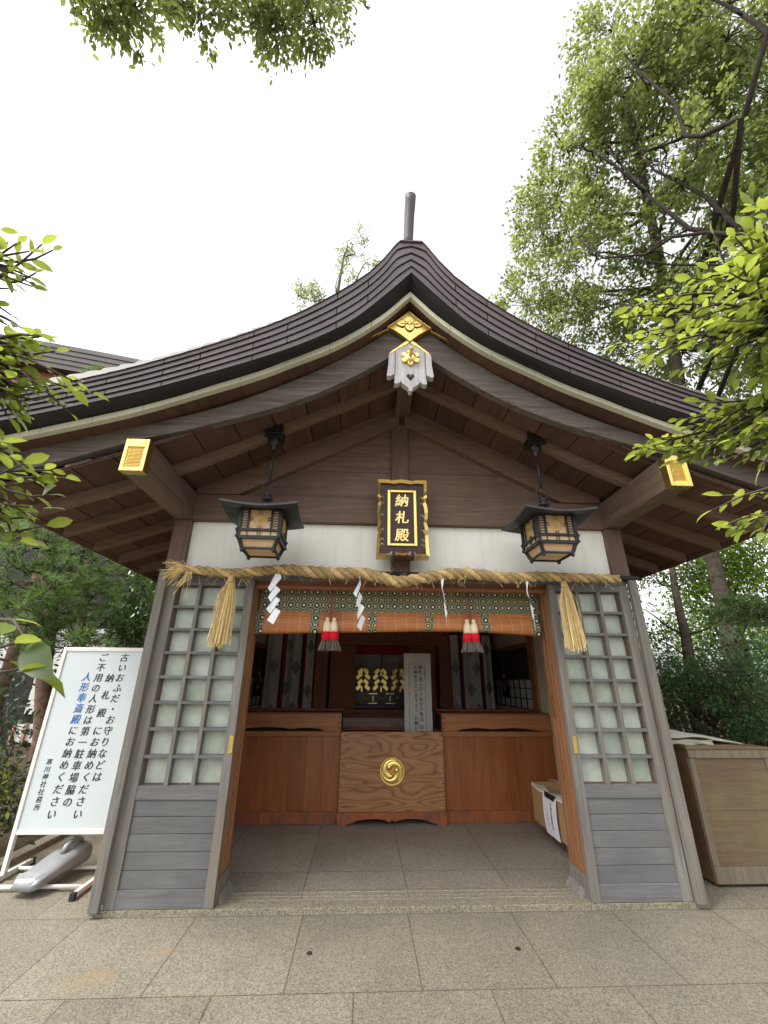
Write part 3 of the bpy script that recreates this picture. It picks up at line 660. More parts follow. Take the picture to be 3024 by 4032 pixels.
# the room behind
B().box(-1.93, 1.93, 4.7, 4.8, .03, 2.8).build('back_wall', m_cream, SH)
B().box(-1.93, 1.93, .32, 4.7, 2.46, 2.52).build('ceiling', m_darkw, SH)
B().box(-1.93, 1.93, .12, .32, 2.31, 2.46).build('transom', m_darkw, SH)
for s in (-1, 1):
    B().box(s*1.915, s*1.929, .33, 4.69, .03, 2.455).build('inner_wall', m_cream, SH)
    B().box(s*1.88, s*1.914, 2.05, 2.20, 1.0, 2.455).build('inner_post', m_red, SH)
    wn = B().box(s*1.90, s*1.912, 2.22, 4.1, 1.12, 1.92).build('window', m_cloth, SH)
    b = B()
    for k in range(9): b.box(s*1.888, s*1.90, 2.22+k*.23, 2.236+k*.23, 1.12, 1.5)
    for z in (1.12, 1.245, 1.375, 1.49): b.box(s*1.886, s*1.899, 2.22, 4.1, z-.008, z+.008)
    b.build('window_bar', m_black, wn)
    B().box(s*1.87, s*1.885, 2.23, 4.1, 1.5, 1.90).build('window_blind', m_under, wn)
    B().box(s*1.875, s*1.914, 2.22, 4.2, 1.905, 1.96).build('window_head', m_darkw, wn)
b = B(); b.box(-1.1, 1.09, 3.48, 3.62, 2.04, 2.22); b.box(-1.09, 1.08, 3.46, 3.5, 2.0, 2.045)
for x0, x1 in ((-1.1, -.9), (.89, 1.09)): b.box(x0, x1, 3.47, 3.62, .03, 2.04)
b.box(-.9, .89, 3.50, 3.62, .6, 1.05); b.box(-.9, .89, 3.44, 3.64, .99, 1.045)
IF = b.build('sanctuary_frame', m_darkw, SH, bevel=.004)
b = B(); b.box(-.86, -.45, 3.56, 3.60, 1.045, 2.0); b.box(.41, .85, 3.56, 3.60, 1.045, 2.0)
build_each(b, 'sanctuary_panel', m_darkw, IF, bevel=.004)
b = B(); b.box(-.64, .62, 3.40, 3.43, .70, .93); b.build('sanctuary_base', m_cream, IF)
b = B()
for s in (-1, 1): b.lathe([(.03, 0), (.03, .014), (.016, .022), (.012, .03)], (s*.985, 3.478, 2.125), 12, 'Y')
for v in range(len(b.v)):
    pass
gb = B()
for s in (-1, 1): gb.lathe([(.034, -3.47), (.034, -3.455), (.018, -3.448), (.012, -3.44)], (s*.985-.01, 0, 2.125), 14, 'Y')
gb.build('gold_boss', m_gold, IF, smooth=True)
b = B(); b.box(-.45, .41, 3.66, 3.67, 1.86, 2.0); b.box(-.045, -.025, 3.655, 3.66, 1.62, 1.86)
b.build('sanctuary_curtain', m_redc, IF)

# ================================================================== COUNTERS AND OFFERING BOX
def counter(s):
    T = thing('counter', 'red brown panelled counter with carved slot on the %s side of the crested offering box' % ('left' if s < 0 else 'right'), 'counter', (0, 1.80, .024), group='counters beside the offering box')
    e0, e1 = (-1.91, -.572) if s < 0 else (.607, 1.91)
    Z = lambda z: z-.024
    b = B(); sx = -1.49 if s < 0 else 1.72
    n = 7; xs = [e0+.0+(e1-e0)*k/n for k in range(n+1)]
    for k in range(n): b.box(xs[k]+.0008, xs[k+1]-.0008, .008+.0008*(k % 2), .45, Z(.14), Z(.86))
    b.build('panel', m_count, T)
    B().box(e0, e1, 0, .46, Z(.026), Z(.138)).build('plinth', m_base, T, bevel=.004)
    B().box(e0, e1, -.022, .47, Z(.862), Z(.914)).build('ledge', m_countX, T, bevel=.004)
    if s < 0: car = [(-1.80, .914), (-1.72, .93), (-1.62, .944), (-1.50, .953), (-1.36, .955), (-1.25, .948), (-1.146, .934), (-1.06, .945), (-.98, .950), (-.90, .946), (-.84, .938), (-.82, .940), (-.80, .930), (-.775, .926), (-.765, .914)]
    else: car = [(.79, .914), (.80, .926), (.825, .930), (.845, .940), (.87, .938), (.93, .946), (1.02, .951), (1.12, .945), (1.20, .936), (1.32, .946), (1.45, .951), (1.58, .944), (1.70, .93), (1.78, .914)]
    poly = [(e0, .914)]+car+[(e1, .914), (e1, 1.09), (e0, 1.09)]
    pl = [(x, Z(z)) for x, z in poly]
    me = bpy.data.meshes.new('carved_board'); bm = bmesh.new(); vs = [bm.verts.new((x, .0, z+.0005)) for x, z in pl]
    fc = bm.faces.new(vs); r2 = bmesh.ops.extrude_face_region(bm, geom=[fc]); bmesh.ops.translate(bm, verts=[e for e in r2['geom'] if isinstance(e, bmesh.types.BMVert)], vec=(0, .022, 0))
    bmesh.ops.triangulate(bm, faces=[f for f in bm.faces if len(f.verts) > 4]); bmesh.ops.recalc_face_normals(bm, faces=bm.faces); bm.to_mesh(me); bm.free(); me.materials.append(m_countX)
    cb = bpy.data.objects.new('carved_board', me); C.objects.link(cb); cb.parent = T
    b = B(); b.box(e0, e1, .10, .47, Z(.916), Z(1.08)); b.build('inner_box', m_under, T)
    b = B(); b.box(e0, e1, .0225, .47, Z(1.085), Z(1.105)); b.box(e0, e1, .45, .6, Z(1.08), Z(1.12)); b.build('counter_top', m_darkw, T, bevel=.003)
    xr = e1-.022 if s < 0 else e0+.022
    for z in (1.055, 1.0, .945): B().lathe([(.009, 0), (.009, .004), (.005, .008), (.001, .009)], (xr, 0, Z(z)), 10, 'Y').build('nail_head', m_iron, T, smooth=True)
    return T
counter(-1); counter(1)
OB = thing('offering_box', 'broad grained offering box with round gold swirl crest and studded edges', 'offering box', (0, 1.74, .024))
Z = lambda z: z-.024
B().box(-.567, .600, 0, .03, Z(.147), Z(.914)).build('front_board', m_key, OB, bevel=.003)
b = B(); b.box(-.565, -.535, .031, .55, Z(.147), Z(.912)); b.box(.568, .598, .031, .55, Z(.147), Z(.912)); b.box(-.535, .568, .52, .55, Z(.147), Z(.9)); b.box(-.535, .568, .031, .52, Z(.15), Z(.20))
b.build('side_board', m_darkw, OB)
cv = [(-.575, .026), (-.475, .026), (-.47, .046), (-.44, .040), (-.425, .055), (-.40, .05), (-.385, .066), (-.34, .074), (-.26, .085), (-.15, .088), (-.07, .078), (-.025, .060), (.0, .062), (.013, .085), (.027, .062), (.05, .060), (.095, .078), (.18, .088), (.29, .085), (.37, .074), (.41, .066), (.425, .05), (.45, .055), (.465, .04), (.495, .046), (.50, .026), (.606, .026), (.606, .146), (-.575, .146)]
me = bpy.data.meshes.new('carved_base'); bm = bmesh.new(); vs = [bm.verts.new((x, -.012, Z(z))) for x, z in cv]; fc = bm.faces.new(vs)
r2 = bmesh.ops.extrude_face_region(bm, geom=[fc]); bmesh.ops.translate(bm, verts=[e for e in r2['geom'] if isinstance(e, bmesh.types.BMVert)], vec=(0, .035, 0))
bmesh.ops.triangulate(bm, faces=[f for f in bm.faces if len(f.verts) > 4]); bmesh.ops.recalc_face_normals(bm, faces=bm.faces); bm.to_mesh(me); bm.free(); me.materials.append(m_base)
cb = bpy.data.objects.new('carved_base', me); C.objects.link(cb); cb.parent = OB
for xr in (-.528, .556):
    for k in range(7): B().lathe([(.0095, 0), (.0095, .004), (.006, .008), (.001, .0095)], (xr, 0, Z(.884-.1175*k)), 10, 'Y').build('stud', plain('stud_metal', (.75, .70, .64), .25, 1.0) if 'stud_metal' not in bpy.data.materials else bpy.data.materials['stud_metal'], OB, smooth=True)
b = B()
for k in range(22): x = -.52+1.06*k/22; b.prism([(x+.004, Z(.916)), (x+.046, Z(.916)), (x+.025, Z(.944))], .36, .38)
b.box(-.565, .6, .30, .52, Z(.905), Z(.915)); b.build('toothed_rail', m_darkw, OB)
cr = B(); cr.lathe([(.142, .0), (.142, .012), (.136, .017), (.126, .017), (.122, .012), (.02, .010)], (.016, 0, Z(.524)), 48, 'Y')
CR = cr.build('crest', m_gold, OB, smooth=False, bevel=.001)
b = B()
for k in range(3):
    a0 = rad(120*k+10); ctr = []; wid = []
    for i in range(30):
        t = i/29; a = a0-t*rad(190); r = .052+.062*t**.8
        ctr.append((r*math.cos(a), r*math.sin(a))); wid.append(.0285*(1-t)**.55+.001)
    # round head then tapering tail
    L_, R_ = [], []
    for i in range(30):
        p = ctr[i]; q = ctr[min(29, i+1)]; pp = ctr[max(0, i-1)]; dx, dz = q[0]-pp[0], q[1]-pp[1]; d = math.hypot(dx, dz) or 1
        L_.append((p[0]-dz/d*wid[i], p[1]+dx/d*wid[i])); R_.append((p[0]+dz/d*wid[i], p[1]-dx/d*wid[i]))
    n = 30; yb = -.013
    V = [(.016+x, yb, Z(.524)+z) for x, z in L_]+[(.016+ctr[i][0], yb-.010*(wid[i]/.027)**.5, Z(.524)+ctr[i][1]) for i in range(n)]+[(.016+x, yb, Z(.524)+z) for x, z in R_]
    b.add(V, [(r*n+i, r*n+i+1, (r+1)*n+i+1, (r+1)*n+i) for r in (0, 1) for i in range(n-1)])
    hp = ctr[0]; b.lathe([(.0285, .0125), (.024, .019), (.013, .0225), (.002, .0235)], (.016+hp[0], 0, Z(.524)+hp[1]), 20, 'Y')
b.build('crest_relief', m_gold, CR, smooth=True)
b = B(); b.lathe([(.121, .0121), (.121, .0126), (.002, .0127)], (.016, 0, Z(.524)), 40, 'Y'); b.build('crest_ground', m_golddk, CR)

# things inside ----------------------------------------------------------------
NB = thing('notice_board', 'tall white notice board with printed columns leaning behind the offering box', 'notice board', (.355, 2.02, .22), 0)
B().box(-.168, .175, 0, .012, 0, 1.567).build('board', m_cloth, NB, bevel=.002)
b = B(); zt = 1.44
for x in (-.105, .10): b.box(x-.002, x+.002, -.0015, 0, .1, zt)
b.box(-.105, .06, -.0015, 0, zt-.004, zt)
col1 = '御札(おふだ)、お守り等は、'; z0 = 1.40
b2 = B(); it = []; z = z0
def put(it, s, x, z, size, pitch):
    for ch in s:
        if ch in '(（': it.append(('︵' if False else '(', x, z, size)); z -= pitch*.6; continue
        it.append((ch, x, z, size)); z -= pitch*(.6 if ch in '、)' else 1)
    return z
zr_ = put(it, col1, .040, z0, .052, .055)
put(it, 'お納め下さいますよう、お願い申し上', -.022, z0, .052, .055)
put(it, '寒川神社', .095, 1.36, .022, .03)
vtext(b, it, -.002); b.build('lettering', m_ink, NB)
it = []; put(it, '袋から出', .040, zr_, .052, .055); vtext(b2, it, -.002); b2.build('red_lettering', m_redink, NB)
AL = thing('altar_fence', 'black lacquered altar rail with gold crests and zigzag gold paper behind', 'altar', (-.02, 3.85, 1.05))
b = B(); b.box(-.46, .46, -.02, .02, .06, .075); b.box(-.46, .46, -.015, .015, .08, .20); b.box(-.46, .46, -.025, .025, .205, .22); b.box(-.46, .46, -.03, .03, 0, .03)
for x in (-.33, -.01, .31): b.box(x-.018, x+.018, -.02, .02, .22, .62)
b.build('rail', m_black, AL)
b = B()
for x in (-.27, 0, .27): b.lathe([(.04, .017), (.04, .022), (.03, .026), (.02, .022), (.005, .027)], (x, 0, .14), 20, 'Y')
for x in (-.14, .14): b.box(x-.07, x+.07, -.028, -.02, .205, .217); b.box(x-.07, x+.07, -.024, -.015, .062, .073); b.box(x-.006, x+.006, -.02, -.012, .10, .18)
for x in (-.33, -.01, .31): b.box(x-.012, x+.012, -.026, -.019, .24, .32); b.box(x-.010, x+.010, -.026, -.019, .48, .60)
b.build('gold_mount', m_gold, AL)
b = B(); b.box(-.5, .5, .30, .31, 0, 1.0); b.build('backing', m_cloth, AL)
for cx_, d in ((-.37, 1), (-.25, -1), (-.09, 1), (.05, -1), (.21, 1), (.36, -1)):
    b = B()
    for k in range(4):
        x0 = cx_+(.012 if k % 2 == 0 else -.012)*d; z1 = .60-.083*k; y = -.04+.004*k
        b.add([(x0-d*.050, y, z1-.055), (x0-d*.018, y, z1-.098), (x0+d*.050, y+.002, z1-.035), (x0+d*.018, y+.002, z1+.008)], [(0, 1, 2, 3)])
    b.build('gold_zigzag', m_gold, AL)
# curtains
def curtain(s):
    x0, x1 = (-1.86, -1.12) if s < 0 else (1.08, 1.74)
    T = thing('curtain', 'white curtain with dark crests and red stripes hanging on the %s of the sanctuary' % ('left' if s < 0 else 'right'), 'curtain', (0, 3.42, 1.0), group='crested curtains flanking the sanctuary')
    n = 64; fold = lambda x: .03*math.sin(x*15)+.012*math.sin(x*41+1)
    stripes = [(-1.635, -1.59, 0), (-1.60, -1.565, 1), (-1.315, -1.275, 0), (-1.275, -1.245, 1)] if s < 0 else [(1.205, 1.245, 0), (1.245, 1.275, 1), (1.53, 1.57, 0), (1.57, 1.60, 1)]
    b = B()
    for i in range(n):
        a, c_ = x0+(x1-x0)*i/n, x0+(x1-x0)*(i+1)/n; mid = (a+c_)/2; mi = 0
        for u, v, k in stripes:
            if u <= mid <= v: mi = 1+k
        b.add([(a, fold(a), 0), (c_, fold(c_), 0), (c_, fold(c_), 1.16), (a, fold(a), 1.16)], [(0, 1, 2, 3)], mi)
    b.build('cloth', [m_cloth, m_navy, m_redc], T, smooth=True)
    pts = [(-1.53, .98), (-1.185, .96), (-1.73, .66), (-1.385, .64), (-1.53, .34), (-1.19, .31), (-1.73, .02), (-1.40, .06)] if s < 0 else [(1.14, .66), (1.40, .94), (1.66, .94), (1.48, .66), (1.39, .34), (1.66, .36), (1.13, .05), (1.48, .04)]
    for cx_, cz_ in pts:
        b = B()
        for k in range(16):
            u, v = (k % 4-1.5), (k//4-1.5); px_, pz_ = cx_+(u+v)*.0165, cz_+(u-v)*.028
            if not (x0+.01 < px_ < x1-.01): continue
            b.add([(px_-.012, fold(px_)-.004, pz_), (px_, fold(px_)-.004, pz_-.02), (px_+.012, fold(px_)-.004, pz_), (px_, fold(px_)-.004, pz_+.02)], [(0, 1, 2, 3)])
        if b.v: b.build('crest_print', m_crest, T)
    return T
curtain(-1); curtain(1)
BT_ = None
for i, (x, y, nm) in enumerate(((-1.80, 2.75, 'nearer dark tassel hanging at the left window blind'), (-1.80, 3.5, 'farther dark tassel hanging at the left window blind'), (1.80, 3.05, 'nearer dark tassel hanging at the right window blind'), (1.80, 3.82, 'farther dark tassel hanging at the right window blind'))):
    if BT_ is None:
        BT_ = t = thing('blind_tassel', nm, 'tassel', (x, y, 1.25), group='dark tassels of the side windows')
        B().lathe([(.055, 0), (.05, .14), (.03, .22), (.012, .25)], n=14).build('skirt', m_black, t, smooth=True)
        B().lathe([(.012, .25), (.026, .265), (.026, .30), (.01, .32), (.004, .33), (.004, .62)], n=12).build('head', m_cord, t, smooth=True)
    else:
        t = copy_tree(BT_); t.location = (x, y, 1.25); tag(t, nm, 'tassel')

# ================================================================== HANGING THINGS
# reed blind rolled up below a brocade valance
VA = thing('valance', 'rolled reed blind edged with green brocade hanging under the lintel', 'blind', (0, .23, 2.028))
b = B(); xs = [-1.285+2.57*i/64 for i in range(65)]; b2 = B()
for i in range(64):
    x0, x1 = xs[i], xs[i+1]; w0 = .004*math.sin(x0*9); w1 = .004*math.sin(x1*9)
    b2.add([(x0, w0, 0), (x1, w1, 0), (x1, 0, .22), (x0, 0, .22)], [(0, 1, 2, 3)])
b2.build('brocade', m_brocade, VA)
sag = lambda x: -.172-.022*(abs(x)/1.28)**3+.012*math.sin(x*2.2+.4)
secs = 60
def roll(xa, xb, off, n, mat, name):
    b = B(); V = []; m_ = 13
    for i in range(n+1):
        x = xa+(xb-xa)*i/n; zb = sag(x)
        for k in range(m_):
            t = k/(m_-1)
            # front face bulges, curls under at the bottom
            if t < .7: y = -.012-.03*math.sin(t/.7*PI/2)-off; z = .0-(t/.7)*(abs(zb)-.03)
            else: a = (t-.7)/.3*PI*.8; y = -.042-off+.03*(1-math.cos(a)); z = -(abs(zb)-.03)-.03*math.sin(min(a, PI/2)) if a < PI/2 else -(abs(zb))+.03*(1-math.sin(a))
            V.append((x, y, z))
    b.add(V, [(i*m_+k, (i+1)*m_+k, (i+1)*m_+k+1, i*m_+k+1) for i in range(n) for k in range(m_-1)])
    return b.build(name, mat, VA, smooth=True, fix=False)
roll(-1.275, 1.245, 0, secs, m_reed, 'reed_roll')
for x in (-1.262, -.775, -.26, .25, .765, 1.225): roll(x-.037, x+.037, .004, 4, m_brocade, 'brocade_band')
# red white and grey tassels
def tassel(x, y, label):
    T = thing('tassel', label, 'tassel', (x, y, 1.69), group='tricolour tassels on the blind')
    b = B(); b.tube([(-.008, -.01, .55), (-.009, -.02, .42), (-.006, -.03, .305)], .005, 6); b.tube([(.010, -.012, .55), (.008, -.02, .42), (.006, -.03, .305)], .005, 6)
    b.build('cord', m_cord, T, smooth=True)
    b = B()
    for s in (-1, 1):
        b.tube([(0, -.035, .30), (s*.035, -.04, .322), (s*.075, -.04, .330), (s*.098, -.04, .318), (s*.09, -.04, .303), (s*.05, -.042, .298), (0, -.038, .297)], .0045, 6)
        b.tube([(0, -.035, .297), (s*.012, -.03, .28), (s*.02, -.02, .268)], .004, 6)
    b.lathe([(.004, .285), (.011, .292), (.011, .305), (.004, .312)], (0, -.035, 0), 10)
    b.build('bow', m_cord, T, smooth=True)
    for s in (-1, 1):
        cx_ = s*.030
        hd = B().lathe([(.036, .155), (.034, .19), (.030, .22), (.022, .245), (.012, .252), (.017, .258), (.018, .268), (.012, .278), (.003, .281)], (cx_, -.02, 0), 20, ripple=(.04, 9)).build('tassel_head', m_cream2, T, smooth=True)
        B().lathe([(.042, .085), (.041, .12), (.0375, .157)], (cx_*1.08, -.02, 0), 22, ripple=(.05, 10)).build('tassel_band', m_redy, T, smooth=True)
        b = B()
        for k in range(70):
            a = random.uniform(0, 2*PI); r0 = .034*math.sqrt(random.random()); r1 = r0*1.45+.012
            x0, y0 = cx_*1.1+r0*math.cos(a), -.02+r0*math.sin(a); x1, y1 = cx_*1.35+r1*math.cos(a), -.02+r1*math.sin(a)
            b.tube([(x0, y0, .092), ((x0+x1)/2+random.uniform(-.003, .003), (y0+y1)/2, .045), (x1, y1, random.uniform(-.004, .012))], .0042, 4)
        b.build('tassel_skirt', m_greyy, T)
    return T
tassel(-.628, .17, 'left of the two cream red and grey tassels tied with russet bows below the brocade')
tassel(.612, .17, 'right of the two cream red and grey tassels tied with russet bows below the brocade')
# straw rope
RP = thing('straw_rope', 'thick twisted straw rope slung across the lintel with a frayed left end', 'rope', (0, -.13, 2.25))
cp = [(-1.86, .062), (-1.72, .058), (-1.60, .040), (-1.465, .030), (-1.36, .035), (-1.20, .065), (-1.075, .075), (-.93, .072), (-.768, .058), (-.60, .045), (-.48, .050), (-.37, .062), (-.25, .040), (-.093, -.026), (0, -.020), (.186, .030), (.388, .070), (.55, .070), (.711, .058), (.85, .030), (.996, .032), (1.15, .060), (1.317, .050), (1.45, .045), (1.57, .048), (1.75, .045), (1.885, .041)]
cpz = [p[1] for p in cp]; cpx = [p[0] for p in cp]
def rz(x): return float(np.interp(x, cpx, np.convolve(np.pad(cpz, 1, 'edge'), [.2, .6, .2], 'valid')))
b = B(); NS = 420
for st in range(3):
    path = []; rr = []
    for i in range(NS+1):
        x = -1.85+3.735*i/NS; t = i/NS; R_ = np.interp(t, [0, .04, .2, .3, .75, 1], [.018, .020, .023, .027, .025, .019])
        a = 2*PI*x/.235+2*PI*st/3
        path.append((x, R_*math.cos(a), rz(x)+R_*math.sin(a))); rr.append(float(R_)*.98*(1+.05*math.sin(x*130+st)))
    b.tube(path, rr, 10)
b.build('twisted_strand', m_rope, RP, smooth=True)
b = B()
for k in range(120):                      # frayed end
    a = random.gauss(PI+.0, .34); ln = random.uniform(.08, .21); bend = random.uniform(-.06, .03)
    d = Vector((math.cos(a), random.uniform(-.35, .25), -math.sin(a)*.9)).normalized()
    p0 = Vector((-1.83, random.uniform(-.02, .02), .06+random.uniform(-.02, .02)))
    b.tube([p0, p0+d*ln*.5+Vector((0, 0, .012)), p0+d*ln+Vector((0, 0, bend-.01))], [.0028, .0024, .0014], 4)
for k in range(14):
    p0 = Vector((-1.80+random.uniform(-.03, .03), -.02, .04)); ln = random.uniform(.08, .22)
    b.tube([p0, p0+Vector((random.uniform(-.06, .02), -.01, -ln*.5)), p0+Vector((random.uniform(-.10, .02), 0, -ln))], .0018, 4)
b.build('frayed_end', m_straw, RP)
b = B()
for k in range(170):                      # loose straws along the rope
    x = random.uniform(-1.75, 1.85); a = random.uniform(0, 2*PI); ln = random.uniform(.035, .07)*(1.5 if random.random() < .12 else 1)
    p0 = Vector((x, math.cos(a)*.05-.01, rz(x)+math.sin(a)*.05)); d = Vector((random.choice((-1, 1))*random.uniform(.3, 1), math.cos(a)*.4, math.sin(a)*.8-.25)).normalized()
    b.tube([p0, p0+d*ln*.6, p0+d*ln+Vector((0, 0, -.008))], .0013, 4)
tag(b.build('loose_straw', m_straw, RP), kind='stuff')
def straw_tassel(x, xb, label, spread):
    T = thing('straw_tassel', label, 'straw tassel', (x, -.15, 1.70), group='straw tassels on the rope')
    b = B()
    for k in range(58):
        u = random.uniform(-1, 1); v = random.uniform(-1, 1)*.6
        p0 = (u*.018, v*.018, .545+random.uniform(-.02, .02)); bx = xb-x
        p2 = (bx+u*spread+random.gauss(0, .006), v*.05, random.uniform(-.03, .03)+abs(u)*.02); p1 = (bx*.42+u*(.018+spread*.62), v*.035, .27)
        b.tube([p0, ((p0[0]+p1[0])/2+u*.008, p1[1], .41), p1, p2], [.0024, .0030, .0036, .0036], 4)
    for k in range(8):
        u = random.choice((-1, 1)); p0 = (u*.02, -.02, .5); b.tube([p0, (u*random.uniform(.05, .09), -.03, .40), (u*random.uniform(.06, .09)+(xb-x)*.4, -.03, .27), (u*random.uniform(.05, .08)+(xb-x)*.6, -.02, random.uniform(.1, .2))], .0016, 4)
    b.build('straw_bundle', m_straw, T)
    b = B(); b.tube([(.0, 0, .50), (.0, 0, .56)], [.026, .024], 10); b.build('binding', m_rope, T, smooth=True)
straw_tassel(-1.445, -1.475, 'straw tassel hanging from the rope over the left lattice door', .092)
straw_tassel(1.375, 1.395, 'straw tassel hanging from the rope over the right lattice door', .084)
# zigzag paper streamers
SHP = [[(-.020, .0), (.018, .002), (.027, -.03), (-.050, -.150), (-.073, -.115)], [(-.012, -.096), (.031, -.130), (-.035, -.235), (-.062, -.196)], [(0, -.187), (.038, -.217), (-.030, -.325), (-.064, -.293)], [(.005, -.28), (.051, -.304), (.004, -.41), (-.048, -.378)]]
def shide(x, z, rz_, label):
    T = thing('paper_streamer', label, 'paper streamer', (x, -.175, z-.42), rz_, 'zigzag paper streamers on the rope')
    b = B()
    for k, pl in enumerate(SHP):
        b.add([(px_+.006*random.uniform(-1, 1)*0, -.006*k+.012*math.sin(px_*60+k), pz_+.42) for px_, pz_ in pl], [tuple(range(len(pl)))])
    b.build('folded_paper', m_white, T)
    B().tube([(0, 0, .415), (0, .02, .48)], .002, 5).build('thread', m_straw, T)
shide(-1.06, 2.272, rad(4), 'widest white zigzag paper streamer facing the front, nearest the left lantern')
shide(-.375, 2.230, rad(52), 'half turned white zigzag paper streamer beside the left tricolour tassel')
shide(.318, 2.255, rad(83), 'edge-on thin white zigzag paper streamer right of the plaque')
shide(1.045, 2.245, rad(66), 'narrow white zigzag paper streamer at the right end of the opening')

# name plaque
PQ = thing('name_plaque', 'dark wooden name plaque with carved gold scalloped frame and gold characters', 'plaque', (-.018, -.135, 2.44))
def scal(w, h, amp):
    pts = []
    # corners sharp, sides wavy
    top = [(-1, 1), (-.55, 1.0), (-.42, .975), (-.30, .985), (-.12, 1.005), (0, 1.01), (.12, 1.005), (.30, .985), (.42, .975), (.55, 1.0), (1, 1)]
    sidep = [(1, 1), (1.0, .72), (.965, .60), (1.0, .54), (.985, .50), (.93, .40), (.985, .30), (1.005, .12), (.985, -.06), (.94, -.14), (.995, -.28), (.985, -.34), (.94, -.42), (.995, -.48), (.985, -.56), (1.02, -1)]
    bot = [(1.02, -1), (.3, -.99), (.18, -.97), (0, -.985), (-.18, -.97), (-.3, -.99), (-1.02, -1)]
    P = top[:-1]+sidep[:-1]+bot[:-1]+[(-x, y) for x, y in sidep[::-1]][:-1]
    return [(x*w, h+y*h) for x, y in P]
o_ = scal(.225, .362, 1); i_ = [(x*.885, .362+(z-.362)*.93) for x, z in o_]
b = B(); n = len(o_)
V = [(x, -.075, z) for x, z in o_]+[(x, -.055, z) for x, z in i_]+[(x, .06, z) for x, z in o_]+[(x, -.03, z) for x, z in i_]
F = []
for k in range(n): q = (k+1) % n; F += [(k, q, n+q, n+k), (k, 2*n+k, 2*n+q, q), (n+k, n+q, 3*n+q, 3*n+k)]
b.add(V, F); FR = b.build('gold_frame', m_gold, PQ)
b = B(); b.prism(i_, -.032, .05); b.build('board', m_signwood, PQ)
b = B()
for x0, x1, z0, z1 in ((-.131, -.105, .098, .635), (.105, .131, .098, .635), (-.105, .105, .098, .124), (-.105, .105, .609, .635)): b.box(x0, x1, -.048, -.02, z0, z1)
b.build('inner_frame', m_gold, PQ, bevel=.006)
b = B()
for s in (-1, 1):
    for zc in (.56, .50, .385, .245, .155, .11):
        b.tube([(s*.178+s*.012*math.cos(t*.5)*-1, -.034, zc+.014*math.sin(t*.55)) for t in range(8)], .0022, 5)
b.build('gold_scroll', m_gold, PQ)
b = B(); vtext(b, [('納', .002, .535, .128), ('札', .002, .372, .128), ('殿', .0, .205, .128)], -.0335, shear=.10, wx=.98); 
for v_ in range(len(b.v)): pass
lt = b.build('lettering', plain('gold_letter', (.90, .66, .26), .35, .6), PQ, fix=False)
md = lt.modifiers.new('solid', 'SOLIDIFY'); md.thickness = .004; md.offset = 0
for s in (-1, 1):
    b = B(); xc = s*.08
    b.tube([(xc, .0, -.012), (xc, -.06, -.025), (xc, -.10, -.004), (xc, -.105, .045)], .014, 8); b.box(xc-.012, xc+.012, -.11, -.098, 0, .05)
    b.build('hook', m_black, PQ)
    b = B(); b.add([(xc-.058, -.06, -.004), (xc+.058, -.06, -.008), (xc+.004, -.055, .088), (xc-.05, -.09, .0), (xc+.05, -.09, -.004), (xc, -.095, .06), (xc, -.08, .02)], [(0, 3, 5, 2), (1, 2, 5, 4), (3, 6, 5), (6, 4, 5), (0, 6, 3), (1, 4, 6), (0, 1, 6)])
    ob = b.build('cushion', m_pink, PQ, smooth=True); md = ob.modifiers.new('sub', 'SUBSURF'); md.levels = 2; md.render_levels = 2

